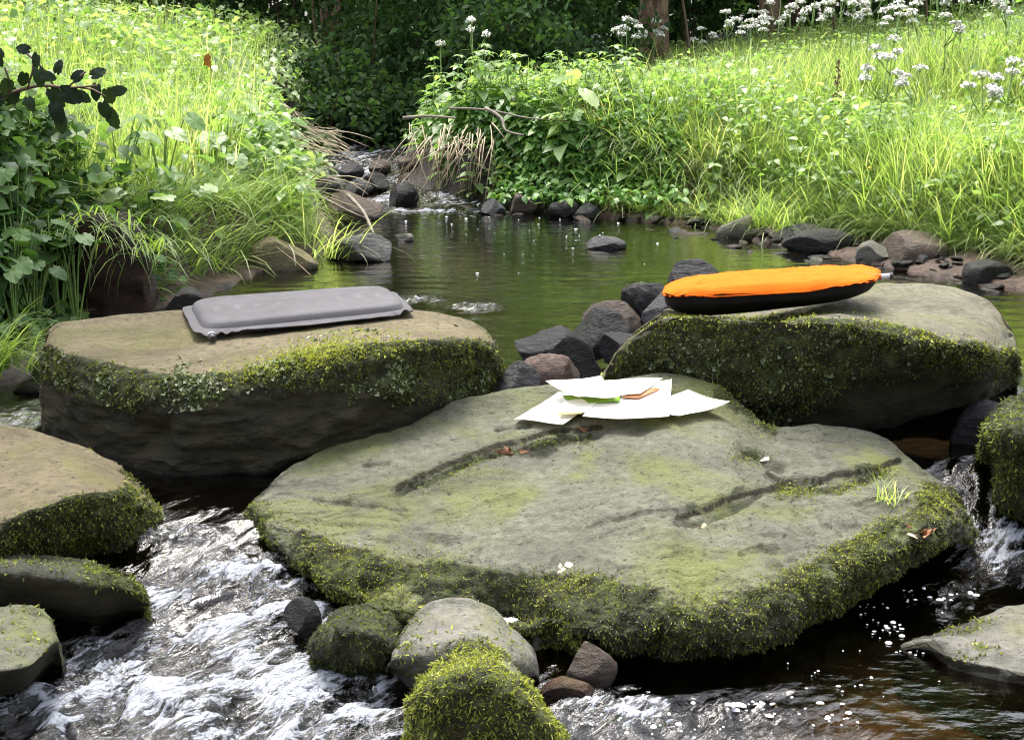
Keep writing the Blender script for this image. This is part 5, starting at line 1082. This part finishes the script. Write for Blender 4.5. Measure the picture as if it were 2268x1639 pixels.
def sheet(name, label, q, lift, curl, mat=PAPER, parent=None, th=.0005, nx=26, sd=0):
    c = [onplane(u, v, lift + dz) for (u, v, dz) in q]; f = quad_frame(*c)
    s, t = np.meshgrid(np.linspace(0, 1, nx), np.linspace(0, 1, nx)); P = f(s, t)
    P[..., 2] += curl * (np.sin(s * math.pi * 1.3 + sd) * .5 + (2 * t - 1) ** 2 * .5) * .6 + .0015 * fbm(P * 18, 2, 100 + sd)
    V = np.concatenate([P.reshape(-1, 3), P.reshape(-1, 3) - [0, 0, th]]); i = (np.arange(nx - 1)[:, None] * nx + np.arange(nx - 1)[None]).ravel(); F = np.stack([i, i + 1, i + nx + 1, i + nx], 1)
    b = np.concatenate([np.arange(nx), np.arange(1, nx) * nx + nx - 1, (nx * nx - 1) - np.arange(1, nx), np.arange(nx - 2, 0, -1) * nx]); b2 = np.roll(b, -1)
    E = np.stack([b, b + nx * nx, b2 + nx * nx, b2], 1)
    o = mk(name, V, [F, F[:, ::-1] + nx * nx, E], mat, parent)
    if label: tag(o, label, 'paper', None)
    return o
sheet('paper_sheet', 'white sheet with its corner towards the flat boulder, lowest of the papers', [(1139, 931, .006), (1246, 940, .012), (1330, 880, .004), (1236, 872, .004)], .004, .006, sd=1)
sheet('paper_sheet', 'white sheet pointing to the right along the edge of the slab', [(1505, 929, .008), (1617, 892, .012), (1524, 866, .006), (1400, 900, .004)], .008, .012, sd=2)
m = sheet('paper_sheet', 'big white sheet in the middle of the papers', [(1290, 926, .008), (1482, 929, .008), (1488, 846, .006), (1330, 862, .004)], .012, .011, sd=3)
sheet('printed_edge', None, [(1356, 921, .0072), (1412, 923.5, .0075), (1412, 922.5, .0075), (1352, 919, .0072)], .0145, .0, GREYP, m, nx=4)
sheet('paper_sheet', 'white sheet whose ochre tab shows at the front left of the pile', [(1235, 916, .01), (1294, 915, .01), (1330, 885, .006), (1250, 884, .006)], .012, .002, sd=4)
sheet('ochre_tab', 'narrow ochre strip between the two front sheets', [(1233, 918, .004), (1290, 915, .004), (1284, 911, .005), (1240, 912, .005)], .021, .0, OCHRE, nx=4)
w_ = sheet('paper_sheet', 'sheet with faint pink handwriting at the back of the papers', [(1360, 876, .004), (1418, 873, .004), (1468, 838, .004), (1340, 842, .004)], .018, .003, sd=5)
for j in range(6):
    v0 = 848 + j * 4.2; u0 = 1366 + j * .6; u1 = 1440 - j * 5
    pt = [onplane(u0 + (u1 - u0) * k / 14, v0 + random.uniform(-.6, .6), .0255) for k in range(15)]
    mk('handwriting', *tube(np.array(pt), .0005, 4), INK, w_)
sheet('brown_card', 'rust brown printed card peeping from under the handwritten sheet', [(1376, 880, .002), (1414, 882, .002), (1462, 862, .004), (1452, 858, .004)], .017, .0, BROWNP, nx=6, sd=6)
sheet('green_card', 'yellow green printed card under the top white sheet', [(1264, 897, .002), (1374, 888, .004), (1372, 872, .004), (1245, 876, .002)], .0165, .0, GREENP, nx=8, sd=7)
sheet('paper_sheet', 'white sheet curling on top of the green card at the back left', [(1280, 886, .010), (1373, 879, .008), (1331, 833, .006), (1208, 851, .010)], .024, .010, sd=8)

# ------------------------------------------------------------------ seeds, dead leaves, foam
def seed(u, v, label, L=.012, mat=SEEDM, bv='central_slab', name='fallen_seed', a=None):
    h = hit(bv, u, v)
    if not h: return
    L *= 1.45; p, n = h; a = random.uniform(0, 6.28) if a is None else a; g = Geo(); d = np.array([[math.cos(a), math.sin(a), .1], [math.cos(a + .5), math.sin(a + .5), .3]])
    g.add(*leaves(np.tile(p + n * .003, (2, 1)), d, np.tile(n, (2, 1)), np.array([L, L * .8]), L * .38, -.5, .35)); o = g.build(name, mat); tag(o, label, 'seed' if 'seed' in name else 'leaf', None)
for u, v, lb, L in [(995, 1117, 'white curved sliver on the smooth middle of the slab', .010), (1537, 1140, 'pale husk lying in the crack on the right part of the slab', .022), (1570, 1160, 'yellowish husk flake right below the crack', .02), (1240, 1232, 'longest of the pale seeds on the mossy front of the slab', .03), (1234, 1250, 'orange brown seed just below the long one', .012), (1297, 1243, 'tan seed to the right of the long one', .016),
                    (878, 1192, 'orange seed half sunk in the moss hollow', .014), (1710, 1010, 'pinkish white husk in the mossy dimple', .02), (1790, 1310, 'white needle on the mossy right front edge', .018), (1640, 938, 'pale seed near the boulder side of the slab', .012), (1690, 930, 'pink seed by the back corner of the slab', .012), (1880, 1010, 'white seed on the raised right plate of the slab', .012), (1590, 965, 'white seed crumb below the papers', .008), (2000, 1172, 'tan husk by the grass tuft on the slab', .016)]:
    seed(u, v, lb, L)
seed(40, 1036, 'orange brown husk on the tan side boulder', .02, bv='side_boulder'); seed(70, 1022, 'white flake on the tan side boulder', .014, WHITEF, bv='side_boulder')
def deadleaf(u, v, label, L):
    h = hit('central_slab', u, v)
    if not h: return
    p, n = h; g = Geo(); k = 5; a = R.random(k) * 6.28
    g.add(*leaves(p + n * .004 + R.normal(size=(k, 3)) * L * .18 * [1, 1, .2], np.stack([np.cos(a), np.sin(a), .35 * R.random(k)], 1), n + R.normal(size=(k, 3)) * .5, L * (.5 + .6 * R.random(k)), L * .35, .8, .5, (1, .8), .5))
    tag(g.build('dead_leaf', DEADL), label, 'leaf')
deadleaf(1303, 950, 'curled brown dead leaf in front of the papers', .03); deadleaf(1136, 998, 'curled brown dead leaf in the crevice of the slab', .028); deadleaf(2035, 1180, 'rusty dead leaf in the moss at the right corner of the slab', .03)
h = hit('central_slab', 1975, 1105)
if h: p = h[0]; tuft('grass_tuft', 'small bright grass tuft growing on the mossy right end of the slab', p[0], p[1], p[2] + .04, 46, (.03, .075), .012, 0, 3, tint=(.5, 1.), lean=(.1, .8), curl=(.3, 1.4), wd=(.0015, .0025))
g = Geo(); c = []
rg = np.random.default_rng(9)
for (u, v, su, sv, n, s) in [(1970, 1395, 60, 16, 18, .006), (1880, 1500, 120, 60, 14, .0045), (1690, 1570, 60, 16, 24, .005), (1480, 1600, 140, 30, 24, .006), (1850, 1590, 40, 16, 10, .006), (1930, 1350, 50, 8, 8, .005), (1990, 1440, 70, 10, 12, .005), (1080, 488, 170, 9, 13, .008), (1250, 515, 160, 20, 10, .008), (1200, 560, 120, 40, 7, .007), (560, 1215, 90, 22, 16, .005), (2080, 1320, 60, 20, 18, .007), (1650, 1560, 30, 8, 14, .009)]:
    for k in range(n):
        P = atz(u + rg.normal() * su * .7, v + rg.normal() * sv * .7, -.125 if v > 1200 and u > 700 else 0.)
        zz = float(WZ[np.clip(np.searchsorted(WYS, P[1]), 0, len(WYS) - 1), np.clip(np.searchsorted(WXS, P[0]), 0, len(WXS) - 1)]) + .0015; P = atz(*[float(q) for q in uv_of(P)], zz); c.append((P[0], P[1], zz, s * (.25 + .6 * rg.random() ** 3)))
c = np.array(c); nn = len(c); K = 7; a = np.arange(K) * 2 * math.pi / K
ecc = rg.uniform(.6, 1.6, nn); rings = []
for r, z in ((1., -.05), (.75, .3)):
    rings.append(np.stack([c[:, :1] + c[:, 3:] * r * np.cos(a)[None] * ecc[:, None], c[:, 1:2] + c[:, 3:] * r * np.sin(a)[None], c[:, 2:3] + c[:, 3:] * z + 0 * a[None]], -1))
V = np.concatenate(rings + [np.stack([c[:, 0], c[:, 1], c[:, 2] + c[:, 3] * .42], -1)[:, None]], 1).reshape(-1, 3)
g.add(V, [idx([[j, (j + 1) % K, K + (j + 1) % K, K + j] for j in range(K)], nn, 2 * K + 1), idx([[K + j, K + (j + 1) % K, 2 * K] for j in range(K)], nn, 2 * K + 1)])
fm, t, p_, o_ = nmat('foam_bubbles'); p_.inputs['Base Color'].default_value = (.85, .86, .88, 1); p_.inputs['Roughness'].default_value = .25
tag(g.build('foam_flecks', fm), 'white foam bubbles drifting on the stream', 'foam', kind='stuff')
